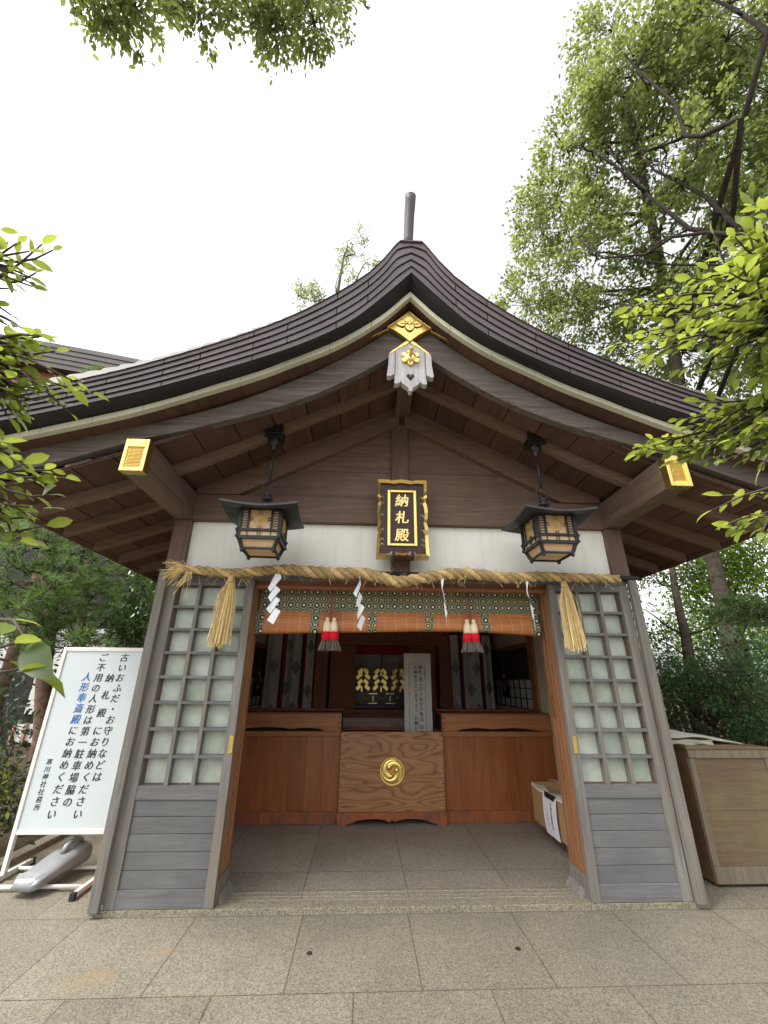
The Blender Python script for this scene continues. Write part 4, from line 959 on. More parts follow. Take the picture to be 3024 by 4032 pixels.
# hanging lanterns
def lantern():
    T = thing('hanging_lantern', 'black iron hanging lantern with gold flower crest to the left of the plaque', 'lantern', (-1.155, -.45, 2.36), rad(2), 'hanging lanterns under the gable')
    hw = .150
    b = B(); b.box(-.075, .075, -.055, .055, 1.035, 1.165); b.box(-.085, .085, -.06, .06, 1.075, 1.09); b.lathe([(.016, .93), (.026, .97), (.05, 1.0), (.05, 1.036)], n=14)
    b.build('bracket', m_black, T, bevel=.003)
    B().tube([(0, 0, .63), (0, 0, .95)], .012, 10).build('rod', m_iron, T, smooth=True)
    b = B(); b.tube([(.052*math.cos(2*PI*k/28), 0, .577+.052*math.sin(2*PI*k/28)) for k in range(29)], .0062, 8); b.build('ring', m_iron, T, smooth=True)
    b = B(); b.lathe([(.046, .455), (.046, .472), (.030, .478), (.024, .492), (.030, .50), (.034, .512), (.026, .526), (.012, .532)], n=18); b.build('knob', m_iron, T, smooth=True)
    # square concave roof with upturned corners
    b = B(); G = 16; hw_r = .285
    def rp(u, v):
        m_ = max(abs(u), abs(v)); c_ = (abs(u)*abs(v))**1.6
        z = .462-.150*(1-(1-m_)**2.0)+.032*c_*m_
        return (u*hw_r, v*hw_r, z)
    us = [-1+2*i/G for i in range(G+1)]
    V = [rp(u, v) for v in us for u in us]; n = G+1
    F = [(j*n+i, j*n+i+1, (j+1)*n+i+1, (j+1)*n+i) for j in range(G) for i in range(G)]
    b.add(V, F); b.add([(x, y, z-.016) for x, y, z in V], [f[::-1] for f in F])
    for (ix) in range(G):
        for e in ((ix, ix+1), (G*n+ix+1, G*n+ix), ((ix+1)*n, ix*n), (ix*n+G, (ix+1)*n+G)):
            p, q = V[e[0]], V[e[1]]; b.add([p, q, (q[0], q[1], q[2]-.016), (p[0], p[1], p[2]-.016)], [(0, 1, 2, 3)])
    b.build('lantern_roof', m_ironroof, T, smooth=False)
    b = B(); zt, zm, zb, zl = .335, .150, .092, .018   # top, mid rail, lower rail, bottom
    for sx in (-1, 1):
        for sy in (-1, 1):
            b.box(sx*hw-.013, sx*hw+.013, sy*hw-.013, sy*hw+.013, zb, zt)
            b.tube([(sx*hw, sy*hw, .165), (sx*(hw+.012), sy*(hw+.012), .15), (sx*(hw+.004), sy*(hw+.004), .12), (sx*(hw+.010), sy*(hw+.010), .095), (sx*(hw-.004), sy*(hw-.004), .085)], [.014, .014, .012, .014, .008], 6)
            b.tube([(sx*(hw-.004), sy*(hw-.004), .095), (sx*(hw-.026), sy*(hw-.026), .03), (sx*(hw-.036), sy*(hw-.036), .008), (sx*(hw-.03), sy*(hw-.03), -.012)], [.016, .015, .018, .012], 8)
    def ring_rail(h, z0, z1, w=.012):
        b.box(-h, h, -h-w, -h+w*.4, z0, z1); b.box(-h, h, h-w*.4, h+w, z0, z1); b.box(-h-w, -h+w*.4, -h, h, z0, z1); b.box(h-w*.4, h+w, -h, h, z0, z1)
    ring_rail(hw, zt-.022, zt); ring_rail(hw, zm-.010, zm+.010); ring_rail(hw-.003, zb-.014, zb+.012, .015); ring_rail(hw-.033, .006, .022)
    FRm = b.build('frame', m_iron, T, bevel=.001)
    b = B()
    for k in range(4):
        a = k*PI/2; ca, sa = math.cos(a), math.sin(a)
        def bx(x0, x1, z0, z1, d0=.002, d1=.008):
            P = [(x, -(hw+d)) for x in (x0, x1) for d in (d0, d1)]
            V = []
            for z in (z0, z1):
                for (x, y) in ((x0, -(hw+d1)), (x1, -(hw+d1)), (x1, -(hw+d0)), (x0, -(hw+d0))): V.append((x*ca-y*sa, x*sa+y*ca, z))
            b.add(V, [(0, 1, 2, 3), (4, 7, 6, 5), (0, 4, 5, 1), (1, 5, 6, 2), (2, 6, 7, 3), (3, 7, 4, 0)])
        for s in (-1, 1):
            bx(s*.088-.009, s*.088+.009, .155, .315)
            for j in range(7): z = .168+.0205*j; x0, x1 = sorted((s*.099, s*.138)); bx(x0, x1, z+.011, z+.0155)
            for zz_ in (.228, .246): x0, x1 = sorted((s*.05, s*.079)); bx(x0, x1, zz_-.0022, zz_+.0022)
            for zz_ in (.285, .155):
                bx(s*.010-.002, s*.010+.002, zz_, zz_+.026)
            bx(s*.010-.002, s*.010+.002, .103, .142); bx(s*.088-.003, s*.088+.003, .103, .142)
    b.build('lattice', m_iron, FRm)
    b = B(); h = hw-.004
    b.box(-h, h, -h, -h+.003, .10, .32); b.box(-h, h, h-.003, h, .10, .32); b.box(-h, -h+.003, -h+.003, h-.003, .10, .32); b.box(h-.003, h, -h+.003, h-.003, .10, .32)
    h2 = hw-.042; zq = .018
    V = [(-h+.01, -h+.01, .088), (h-.01, -h+.01, .088), (h-.01, h-.01, .088), (-h+.01, h-.01, .088), (-h2, -h2, zq), (h2, -h2, zq), (h2, h2, zq), (-h2, h2, zq)]
    b.add(V, [(0, 1, 5, 4), (1, 2, 6, 5), (2, 3, 7, 6), (3, 0, 4, 7), (4, 5, 6, 7)])
    b.build('pane', m_paperlamp, T)
    for k in range(4):
        a = k*PI/2; ca, sa = math.cos(a), math.sin(a); b = B(); R_ = .056; zc = .238
        def P3(x, d, z): y = -(hw+d); return (x*ca-y*sa, x*sa+y*ca, z)
        for j in range(16):
            t = 2*PI*j/16; b.tube([P3(.012*math.cos(t), .011, zc+.012*math.sin(t)), P3((R_-.008)*math.cos(t), .011, zc+(R_-.008)*math.sin(t))], .0017, 5)
            t2 = t+PI/16
            b.tube([P3((R_-.008)*math.cos(t)+0, .011, zc+(R_-.008)*math.sin(t)), P3((R_-.002)*math.cos(t+.08), .011, zc+(R_-.002)*math.sin(t+.08)), P3(R_*1.03*math.cos(t2), .011, zc+R_*1.03*math.sin(t2)), P3((R_-.002)*math.cos(t+PI/8-.08), .011, zc+(R_-.002)*math.sin(t+PI/8-.08)), P3((R_-.008)*math.cos(t+PI/8), .011, zc+(R_-.008)*math.sin(t+PI/8))], .0024, 5)
        b.tube([P3(.012*math.cos(2*PI*i/16), .011, zc+.012*math.sin(2*PI*i/16)) for i in range(17)], .0024, 6)
        b.build('crest', m_gold, T, smooth=True)
    return T
L1 = lantern(); L2 = copy_tree(L1); L2.location = (1.160, -.45, 2.375); L2.rotation_euler = (0, 0, rad(1.5))
tag(L2, 'black iron hanging lantern with gold flower crest to the right of the plaque', 'lantern')

# ================================================================== OUTSIDE OBJECTS
SG = thing('standing_sign', 'white standing sign board with black and blue brush lettering beside the left door', 'sign', (-2.72, .575, .0))
W2 = .372; b = B()
for s in (-1, 1): b.box(s*W2-.016, s*W2+.016, -.018, .018, .045, 1.725)
b.box(-W2+.016, W2-.016, -.016, .016, 1.69, 1.724); b.box(-W2+.016, W2-.016, -.016, .016, .293, .328)
b.build('frame', m_enamel, SG, bevel=.003)
B().box(-W2+.015, W2-.015, -.008, .008, .327, 1.691).build('panel', m_signp, SG)
b = B(); ox = 2.72
def colt(s, x, z0, z1, size, pit=None):
    n_ = len(s); it = []
    for k, ch in enumerate(s): it.append((ch, x+ox, z0+(z1-z0)*k/(n_-1), size))
    return it
sz = .076
it = colt('古いおふだ・お守りなどは', -2.545, 1.637, .691, sz)+colt('ご不用の人形は第一駐車場脇の', -2.735, 1.637, .513, sz)
zz_ = [1.462, 1.319, 1.176]+[1.035-.0864*k for k in range(8)]
it += [(ch, -2.632+ox, z, sz) for ch, z in zip('納札殿にお納めください', zz_)]
zz_ = [1.471-.0867*k for k in range(13)]; al = '人形奉斎殿にお納めください'
it += [(ch, -2.838+ox, z, sz) for ch, z in list(zip(al, zz_))[5:]]
it += colt('寒川神社社務所', -2.968, .80, .478, .049)
for lo, hi in ((0, 12), (12, 26), (26, 33), (33, 44), (44, 52)):
    b = B(); vtext(b, it[lo:hi], -.0095, shear=.16); b.build('black_lettering', m_ink, SG, fix=False)
b = B(); vtext(b, [(ch, -2.838+ox, z, sz*1.05) for ch, z in list(zip(al, zz_))[:5]], -.0095, shear=.16); b.build('blue_lettering', m_blue, SG, fix=False)
for s in (-1, 1):
    b = B(); b.box(s*W2-.016, s*W2+.016, -.33, .30, .012, .044); lg = b.build('foot', m_enamel, SG, bevel=.002)
    B().box(s*W2-.0175, s*W2+.0175, -.36, -.325, .0, .046).build('foot_cap', m_ink, lg, bevel=.002)
    B().box(s*W2-.0175, s*W2+.0175, .298, .33, .0, .046).build('foot_cap', m_ink, lg, bevel=.002)
for y in (-.20, .14): B().tube([(-W2-.35*(y < 0)*0, y, .030), (W2, y, .030)], .0135, 10).build('cross_bar', m_enamel, SG, smooth=True)
# water weight lying over the sign's bars
TK = thing('water_weight', 'grey plastic water tank weight with handle lying across the sign feet', 'sign weight', (-2.69, .53, .045), rad(82))
b = B(); prof = []       # local x = length (0 front/low end to 1 back end), y width, z height
LNG = .66; secs_ = [(-.33, .060, .045), (-.30, .088, .075), (-.22, .105, .105), (-.08, .112, .145), (.08, .115, .185), (.20, .115, .205), (.28, .110, .205), (.325, .095, .185), (.335, .07, .14)]
n = 20; V = []
for x, w, h in secs_:
    for k in range(n):
        a = 2*PI*k/n; ca, sa = math.cos(a), math.sin(a); e = .7
        V.append((x, w*math.copysign(abs(ca)**e, ca), h*.5+h*.5*math.copysign(abs(sa)**e, sa)))
b.add(V, [(i*n+k, i*n+(k+1) % n, (i+1)*n+(k+1) % n, (i+1)*n+k) for i in range(len(secs_)-1) for k in range(n)]+[tuple(range(n-1, -1, -1)), tuple((len(secs_)-1)*n+k for k in range(n))])
b.v = [(x*.82, y*1.04, z*.78) for x, y, z in b.v]
tk = b.build('tank_body', m_tank, TK, smooth=True); md = tk.modifiers.new('sub', 'SUBSURF'); md.levels = 1; md.render_levels = 2
b = B(); b.tube([(.02, -.02, .165), (.05, -.022, .215), (.11, -.024, .240), (.18, -.024, .242), (.235, -.022, .225), (.26, -.02, .19)], [.020, .021, .021, .021, .021, .02], 12); b.v = [(x*.82, y, z*.80) for x, y, z in b.v]; b.build('handle', m_tank, TK, smooth=True)
b = B(); b.lathe([(.036, .195), (.036, .232), (.033, .238), (.002, .239)], (.215, .045, 0), 20, ripple=(.02, 20)); b.v = [(x, y, z*.80) for x, y, z in b.v]; b.build('cap', m_film, TK, bevel=.001)
b = B(); V = []
for x, w, h in [(-.335, .070, .055), (-.31, .090, .078), (-.28, .101, .092), (-.245, .108, .104)]:
    for k in range(n):
        a = 2*PI*k/n; ca, sa = math.cos(a), math.sin(a); e = .55; jj = 1+.05*math.sin(k*2.7+x*40)
        V.append((x+.012*math.sin(k*1.9), (w+.003)*jj*math.copysign(abs(ca)**e, ca), max(-.03, h*.5+(h*.5+.004)*jj*math.copysign(abs(sa)**e, sa))))
b.add(V, [(i*n+k, i*n+(k+1) % n, (i+1)*n+(k+1) % n, (i+1)*n+k) for i in range(3) for k in range(n)]+[tuple(range(n-1, -1, -1))])
b.v = [(x*.82, y*1.05, z*.79) for x, y, z in b.v]; b.build('plastic_wrap', m_film, TK, smooth=True)

# carton for unwanted bags
ST = thing('low_stool', 'low reddish wooden stool under the cardboard box inside the right jamb', 'stool', (1.72, 1.13, .024))
b = B(); b.box(-.15, .15, -.25, .25, .055, .098); b.build('seat', m_count, ST, bevel=.003)
for x in (-.13, .13):
    for y in (-.20, .22): B().box(x-.02, x+.02, y-.06, y+.06, 0, .055).build('leg', m_count, ST, bevel=.003)
CB = thing('cardboard_box', 'open brown cardboard box lined with a white bag behind the right jamb', 'box', (1.70, 1.05, .122))
b = B(); x0, x1, y0, y1, h = -.20, .20, -.47, .49, .335; t = .006
b.box(x0, x1, y0, y1, 0, t); b.box(x0, x0+t, y0, y1, t, h); b.box(x1-t, x1, y0, y1, t, h); b.box(x0+t, x1-t, y0, y0+t, t, h); b.box(x0+t, x1-t, y1-t, y1, t, h+.002)
b.box(x0-.003, x0, y0, y1, 0, .045)
b.build('carton', m_card, CB, bevel=.002)
b = B()
for (p, q) in (((x0+.008, y0), (x0+.008, y1-.01)), ):
    ys_ = [p[1]+(q[1]-p[1])*k/14 for k in range(15)]
    V = [(x0-.004, y, h-.03-.012*math.sin(k*1.3)-.0) for k, y in enumerate(ys_)]+[(x0+.003, y, h+.006) for y in ys_]+[(x0+.05, y, h-.01-.02*math.sin(k)) for k, y in enumerate(ys_)]+[(x0+.12, y, h-.09) for y in ys_]
    b.add(V, [(r*15+k, r*15+k+1, (r+1)*15+k+1, (r+1)*15+k) for r in range(3) for k in range(14)])
b.box(x0+.02, x1-.02, y0+.02, y1-.02, .1, .24); b.build('bag_liner', m_plast, CB)
b = B(); b.tube([(x0+.10, .25, h-.02), (x0+.10, .22, h+.07), (x0+.11, .12, h+.09), (x0+.13, .0, h+.06), (x0+.14, -.03, h-.02)], .004, 6); b.build('bag_string', m_pink, CB, smooth=True)
PN = thing('paper_notice', 'white handwritten paper notice clipped to the side of the cardboard box', 'notice', (1.488, 1.04, .10))
b = B(); m_ = 10; V = [(-.004-.012*math.sin(k/m_*PI), y, .335*(1-k/m_)+.012) for k in range(m_+1) for y in (-.155, .155)]
b.add(V, [(2*k, 2*k+1, 2*k+3, 2*k+2) for k in range(m_)]); b.build('sheet', m_white, PN, smooth=True)
b = B(); v0 = len(b.v); vtext(b, [(ch, .035, .275-.036*k, .036) for k, ch in enumerate('不用な袋等は')]+[(ch, -.055, .225-.042*k, .034) for k, ch in enumerate('こちらへ')], 0)
b.v = [(-.0065-.012*math.sin((1-(z-.012)/.335)*PI), -x, z) for x, y, z in b.v]; b.build('handwriting', m_ink, PN, fix=False)
b = B(); b.box(-.014, .004, -.13, .09, .335, .36); b.box(-.018, -.008, -.12, .08, .318, .338); b.build('bulldog_clip', m_iron, PN, bevel=.002)

# storage chest and folded sheet
CH = thing('storage_chest', 'weathered wooden storage chest on the paving outside the right door post', 'chest', (2.79, .29, 0), 0)
w2, dp = .36, .55; b = B()
for s in (-1, 1): b.box(s*w2-.025*(1 if s > 0 else -1)-.025, s*w2-.025*(1 if s > 0 else -1)+.025, 0, .03, .13, .865)
build_each(b, 'corner_stile', m_chestf, CH, bevel=.003)
b = B(); b.box(-w2, w2, .0, .03, .02, .128); b.box(-w2, w2, -.006, .03, .868, .93); build_each(b, 'front_rail', m_chestf, CH, bevel=.004)
b = B(); b.box(-w2+.05, w2-.05, .012, .03, .13, .49); b.box(-w2+.05, w2-.05, .0125, .03, .4925, .866); b.build('front_panel', m_chest, CH)
b = B(); b.box(-w2, -w2+.03, .031, dp, .02, .93); b.box(w2-.03, w2, .031, dp, .02, .93); b.box(-w2, w2, dp, dp+.02, .02, .93)
b.box(-w2-.008, -w2, .01, .07, .02, .866); b.box(-w2-.008, -w2, dp-.05, dp, .02, .866); b.box(-w2-.008, -w2, .07, dp-.05, .80, .866); b.box(-w2-.008, -w2, .07, dp-.05, .02, .12)
b.build('side_panel', m_chest, CH, bevel=.002)
b = B(); b.prism([(-w2-.01, .932), (w2+.01, .932), (w2+.01, .950), (0, .968), (-w2-.01, .955)], -.012, dp+.03); b.build('lid', m_chest, CH, bevel=.003)
FS = thing('folded_sheet', 'pale folded dust sheet lying on the chest lid', 'folded sheet', (2.62, .58, .962), rad(-4))
b = B()
for k in range(5):
    n_ = 12; z0 = .0085*k; V = []
    for i in range(n_+1):
        x = -.26+.60*i/n_ if k == 4 else -.26+.36*i/n_
        z = z0+.012*math.sin(i*.9+k)*.4+(.02-.05*max(0, (i-6)/6) if k == 4 else 0)
        V += [(x, -.26+.01*math.sin(i+k), z), (x, .18, z+.012), (x, .18, z+.020), (x, -.265+.01*math.sin(i+k), z+.0075)]
    b.add(V, [(4*i+a, 4*i+4+a, 4*i+4+(a+1) % 4, 4*i+(a+1) % 4) for i in range(n_) for a in range(4)]+[(0, 1, 2, 3), (4*n_, 4*n_+3, 4*n_+2, 4*n_+1)])
b.build('sheet_layers', m_fold, FS)

# bamboo fence behind, right
FE = thing('bamboo_fence', 'brown bamboo slat fence half hidden behind the shrubs on the right', 'fence', (4.3, 2.9, -.06), rad(-38))
b = B()
for k in range(46): x = -1.9+3.8*k/45; b.tube([(x, 0, 0), (x, .0, 1.62+.02*math.sin(k*2.1))], .030, 7)
b.build('slats', m_bamboo, FE, smooth=True)
b = B()
for z in (.35, 1.0, 1.5): b.tube([(-1.95, -.05, z), (1.95, -.05, z)], .03, 8)
build_each(b, 'rail', m_bamboo, FE, smooth=True)

# neighbouring hall, left behind
HL = thing('neighbouring_hall', 'large neighbouring hall with dark layered roof and white plaster walls behind the pines', 'hall', (-12, 7, -.06))
HT = lambda x: 11.50-.185*(x+11.2)-.004*(x+9)**2; b = B()
xs = [-20+16.2*i/40 for i in range(41)]
for L in range(5):
    b.sweep(lambda x, L=L: HT(x)-.92+.17*L+.012, lambda x, L=L: HT(x)-.92+.17*(L+1), [x for x in xs], -.02*L, 9)
b.v = [(x+12, y, z) for x, y, z in b.v]; b.build('roof', m_hallr, HL)
b = B(); b.sweep(lambda x: HT(x)-1.5, lambda x: HT(x)-.93, xs, .35, 9); b.v = [(x+12, y, z) for x, y, z in b.v]; b.build('bargeboard', m_darkw, HL)
b = B(); b.box(-8, 7.2, 1.2, 8, 0, 9.2); b.build('wall', m_under, HL)
b = B()
for x in (-1.9, .7, 3.35): b.box(x, x+1.75, 1.14, 1.195, .70, 2.75)
b.build('plaster_panel', m_hallw, HL)
b = B()
b.box(3.2, 4.1, 1.14, 1.195, .08, .48)
wn = b.build('lattice_window', m_hallw, HL)
b = B()
for k in range(4): x = 3.2+.28*k; b.box(x, x+.06, 1.08, 1.14, .05, .5)
b.build('window_slat', m_bamboo, wn)

# ================================================================== PLANTS
def frames(A, Nn):
    A = A/np.linalg.norm(A, axis=1, keepdims=True); Sd = np.cross(Nn, A); l = np.linalg.norm(Sd, axis=1, keepdims=True); l[l < 1e-6] = 1; Sd = Sd/l
    return A, Sd, np.cross(A, Sd)
T_DIA = (np.array([(0, 0, 0), (.45, .27, .04), (1, 0, -.06), (.45, -.27, .04)], float), [(0, 1, 2, 3)])
T_OVAL = (np.array([(0, 0, 0), (.25, .2, .03), (.65, .23, .03), (1, 0, -.08), (.65, -.23, .03), (.25, -.2, .03)], float), [(0, 1, 2, 3), (0, 3, 4, 5)])
T_NEAR = (np.array([(0, 0, 0), (.22, .165, .045), (.22, 0, .015), (.22, -.165, .045), (.5, .225, .05), (.5, 0, .012), (.5, -.225, .05), (.78, .150, .0), (.78, 0, -.035), (.78, -.150, .0), (1.0, 0, -.12)], float),
          [(0, 2, 1), (0, 3, 2), (1, 2, 5, 4), (2, 3, 6, 5), (4, 5, 8, 7), (5, 6, 9, 8), (7, 8, 10), (8, 9, 10)])
T_NEED = (np.array([(0, .5, 0), (0, -.5, 0), (1, -.2, 0), (1, .2, 0)], float), [(0, 1, 2, 3)])
def leaves(name, P, A, Nn, L, tmpl, mat, parent, width=None, smooth=False):
    tv, tf = tmpl; A, Sd, Nu = frames(A, Nn); n = len(P); k = len(tv)
    Wd = L if width is None else width
    V = (P[:, None, :]+tv[None, :, 0, None]*A[:, None, :]*L[:, None, None]+tv[None, :, 1, None]*Sd[:, None, :]*Wd[:, None, None]+tv[None, :, 2, None]*Nu[:, None, :]*L[:, None, None]).reshape(-1, 3)
    fl = [np.array(f) for f in tf]; sizes = np.array([len(f) for f in fl]); flat = np.concatenate(fl)
    loops = (np.arange(n)[:, None]*k+flat[None, :]).reshape(-1); tot = np.tile(sizes, n); start = np.concatenate(([0], np.cumsum(tot)[:-1]))
    me = bpy.data.meshes.new(name); me.vertices.add(len(V)); me.vertices.foreach_set('co', V.astype(np.float32).reshape(-1))
    me.loops.add(len(loops)); me.loops.foreach_set('vertex_index', loops.astype(np.int32)); me.polygons.add(len(tot))
    me.polygons.foreach_set('loop_start', start.astype(np.int32)); me.polygons.foreach_set('loop_total', tot.astype(np.int32))
    if smooth: me.polygons.foreach_set('use_smooth', np.ones(len(tot), bool))
    me.update(calc_edges=True); me.validate(); me.materials.append(mat)
    ob = bpy.data.objects.new(name, me); C.objects.link(ob); ob.parent = parent
    return ob
def rnd(n, s=1.0): return RNG.normal(size=(n, 3))*s
def branch_path(p, q, wig=.06, sag=.0, n=7):
    p, q = np.array(p, float), np.array(q, float); L = np.linalg.norm(q-p); out = []
    w = RNG.normal(size=3)*wig*L; w2 = RNG.normal(size=3)*wig*L*.6
    for i in range(n+1):
        t = i/n; x = p+(q-p)*t+w*math.sin(PI*t)+w2*math.sin(2*PI*t); x[2] += sag*L*math.sin(PI*t); out.append(tuple(x))
    return out
def tree(name, label, cat, base, trunk, radii, clumps, leaf_n, leaf_l, mat, bark, group=None, sub=10, sig=.24, tmpl=T_DIA, flat=1.0, droop=.3, twig=True, attach=None, br=.05, leafname='crown'):
    """trunk: world path; clumps: (x,y,z,r) foliage masses, each on its own limb"""
    base = np.array(base, float); T = thing(name, label, cat, tuple(base), 0, group)
    b = B(); tp = [tuple(np.array(p)-base) for p in trunk]; b.tube(tp, radii, 10)
    TR = b.build('trunk', bark, T, smooth=True)
    bl = B(); Ps, As, Ns = [], [], []
    tarr = np.array(trunk, float)
    for ci, (x, y, z, r) in enumerate(clumps):
        c = np.array((x, y, z), float)
        d = np.linalg.norm(tarr-c, axis=1)+np.maximum(0, tarr[:, 2]-c[2]+.2)*1.5
        a = tarr[int(np.argmin(d))]
        path = branch_path(a-base, c-base, .09, .05)
        L = np.linalg.norm(c-a); r0 = min(br, .012+.014*L)
        bl.tube(path, [max(.004, r0*(1-.85*i/(len(path)-1))) for i in range(len(path))], 6)
        dirs = RNG.normal(size=(sub, 3)); dirs /= np.linalg.norm(dirs, axis=1, keepdims=True)
        sc = c+dirs*(r*RNG.uniform(.35, 1.0, (sub, 1)))*np.array((1, 1, flat))
        if twig:
            for q in sc: bl.tube(branch_path(c-base, q-base, .12, 0, 4), [.010*min(1, r+.2), .008*min(1, r+.2), .006*min(1, r+.2), .004, .003], 4)
        n = int(leaf_n*r*r); idx = RNG.integers(0, sub, n)
        P = sc[idx]+RNG.normal(size=(n, 3))*sig*r*np.array((1, 1, max(.45, flat)))
        out = P-c; A = out/(np.linalg.norm(out, axis=1, keepdims=True)+1e-6)+rnd(n, .7)+np.array((0, 0, -droop)); Ps.append(P-base); As.append(A); Ns.append(rnd(n, .55)+np.array((0, 0, 1)))
    bl.build('limb', bark, TR, smooth=True)
    P, A, Nn = np.concatenate(Ps), np.concatenate(As), np.concatenate(Ns)
    leaves(leafname, P, A, Nn, RNG.uniform(.7, 1.25, len(P))*leaf_l, tmpl, mat, T)
    return T

# big camphor on the right
cam_cl = [(4.59,.62,14.86),(4.44,.79,12.62),(4.29,1.37,11.7),(3.75,1.82,12.7),(3.42,2.05,11.25),(3.13,2.46,10.95),(3.46,2.26,9.51),(3.17,3.57,9.8),(3.63,3.33,8.99),(4.15,2.39,8.65),(4.46,1.48,9.43),(4.92,1.01,10.75),(4.86,.28,11.77),(4.85,-.22,12.74),(5.32,-.41,11.58),(5.55,.17,10.54),(5.64,.92,9.68),(5.37,1.26,8.43),(5.97,-.57,12.0),(6.25,-.02,10.89),(6.42,.66,9.84),(5.27,2.09,8.5),(4.83,3.13,8.05),(6.15,1.07,8.7),(4.01,1.87,10.4),(5.57,2.49,7.49),(6.1,1.93,6.79),(4.64,.08,9.57),(4.3,.19,12.28),(4.9,1.4,13.6),(5.6,.4,13.4),(7.2,.6,10.5),(7.4,1.8,8.2),(6.6,2.6,6.0)]
cam_cl = [(x+.25, y, z, .95+.25*math.sin(i*2.3)) for i, (x, y, z) in enumerate(cam_cl)]
tree('camphor_tree', 'tall pale barked camphor tree towering over the right roof slope', 'tree', (5.85, 3.6, -.06),
     [(5.85, 3.6, -.06), (5.9, 3.56, 1.65), (5.98, 3.5, 2.6), (5.95, 3.4, 3.4), (5.86, 3.25, 4.3), (5.6, 2.7, 6.0), (5.45, 2.3, 7.4), (5.3, 1.9, 8.6), (5.1, 1.5, 10.0), (4.9, 1.1, 11.6), (4.75, .8, 13.2)],
     [.15, .13, .125, .12, .115, .11, .10, .095, .08, .06, .03], cam_cl, 1750, .095, lm_camphor, m_bark, sub=20, sig=.125, br=.11)
CT = bpy.data.objects['camphor_tree']; b = B(); CTb = np.array(CT.location)
for pl, r0 in (([(5.5,2.4,7.2),(5.09,-.2,9.0),(5.08,-1.04,9.87),(5.04,-.96,10.58),(5.01,-.89,11.12),(4.95,-.78,11.76)], .10), ([(5.45,2.3,7.4),(5.0,.2,7.9),(4.55,-.68,8.47),(4.46,-.54,8.6),(4.34,-.36,8.71),(4.25,-.23,8.97),(4.26,-.25,9.37),(4.27,-.26,9.82),(4.19,-.15,10.64),(4.13,-.08,11.25),(4.05,.02,12.34)], .085),
               ([(4.25,-.23,8.97),(4.14,-.09,9.07),(4.03,.05,9.21),(3.86,.23,9.46)], .045), ([(5.7,2.9,5.3),(5.0,.6,6.2),(4.58,-.35,6.63),(4.42,-.12,6.98),(4.29,.05,7.26),(4.06,.32,7.54),(3.82,.57,7.5),(3.42,.93,7.88),(3.21,1.09,8.56)], .075),
               ([(5.0,.07,7.2),(4.5,.42,7.91),(4.28,.67,9.15),(4.21,.74,9.74),(4.14,.81,10.26),(4.06,.9,10.9)], .075), ([(5.6,2.7,6.0),(5.02,.07,7.17),(4.9,.23,7.96),(4.85,.3,8.49),(4.72,.46,9.14),(4.57,.65,9.79),(4.5,.72,10.38)], .09),
               ([(5.0,.6,6.2),(4.63,.09,6.7),(4.47,.3,6.96),(4.2,.6,7.34),(3.87,.94,7.92),(3.51,1.25,8.4)], .05), ([(4.28,.67,9.15),(3.94,.74,10.1),(3.77,.9,10.76),(3.55,1.09,11.28),(3.38,1.22,11.88)], .045)):
    n_ = len(pl); b.tube([tuple(np.array(p)-CTb) for p in pl], [r0*.52*(1-.72*i/(n_-1)) for i in range(n_)], 8)
    for k in range(9):
        p = np.array(pl[random.randrange(1, n_)]); q = p+np.array((random.uniform(-.3, .6), random.uniform(-.2, .5), random.uniform(-.1, .6)))
        b.tube(branch_path(p-CTb, q-CTb, .1, 0, 5), [.018, .015, .012, .010, .007, .004], 5)
b.build('bough', m_darkbark, [c_ for c_ in CT.children if c_.name.startswith('trunk')][0], smooth=True)
low = [(4.91,3.69,3.41),(5.21,3.47,3.8),(5.34,3.37,3.25),(5.74,3.03,3.26),(5.98,2.8,3.6),(6.06,2.72,3.11),(6.17,2.6,3.54),(5.9,2.87,2.68),(5.31,3.39,2.53),(4.98,3.65,2.09),(5.53,3.2,2.13),(5.85,2.92,1.97)]
tree('young_camphor', 'thin second trunk with bright sparse leaves behind the right eave', 'tree', (6.9, 4.3, -.06),
     [(6.9, 4.3, -.06), (6.75, 4.2, 1.6), (6.65, 4.1, 2.8), (6.5, 4.0, 4.0), (6.3, 3.8, 5.2)], [.10, .085, .075, .06, .03],
     [(x*1.12+.04, y*1.12+.5, z*1.08, .62) for x, y, z in low], 2600, .085, lm_back, m_barkg, sub=12, sig=.26)
tree('leaning_tree', 'crooked dark trunk with forked limbs beside the fence on the right', 'tree', (3.95, 2.0, -.06),
     [(3.85, 2.0, -.06), (3.86, 2.0, 1.0), (3.93, 1.95, 1.77), (3.94, 1.92, 2.06), (3.94, 1.92, 2.36), (3.96, 1.92, 2.68), (4.0, 1.9, 3.14), (4.1, 1.9, 3.8)], [.085, .075, .066, .06, .05, .045, .035, .02],
     [(3.62, 2.15, 2.85, .28), (3.5, 2.2, 2.45, .25), (4.38, 1.55, 2.32, .30), (4.2, 1.9, 2.9, .3), (3.7, 2.1, 3.3, .35), (4.2, 1.8, 3.6, .4), (3.6, 2.2, 2.0, .28), (4.3, 1.7, 1.9, .25)], 1500, .06, lm_dark, m_bark, sub=10, sig=.28, br=.04)
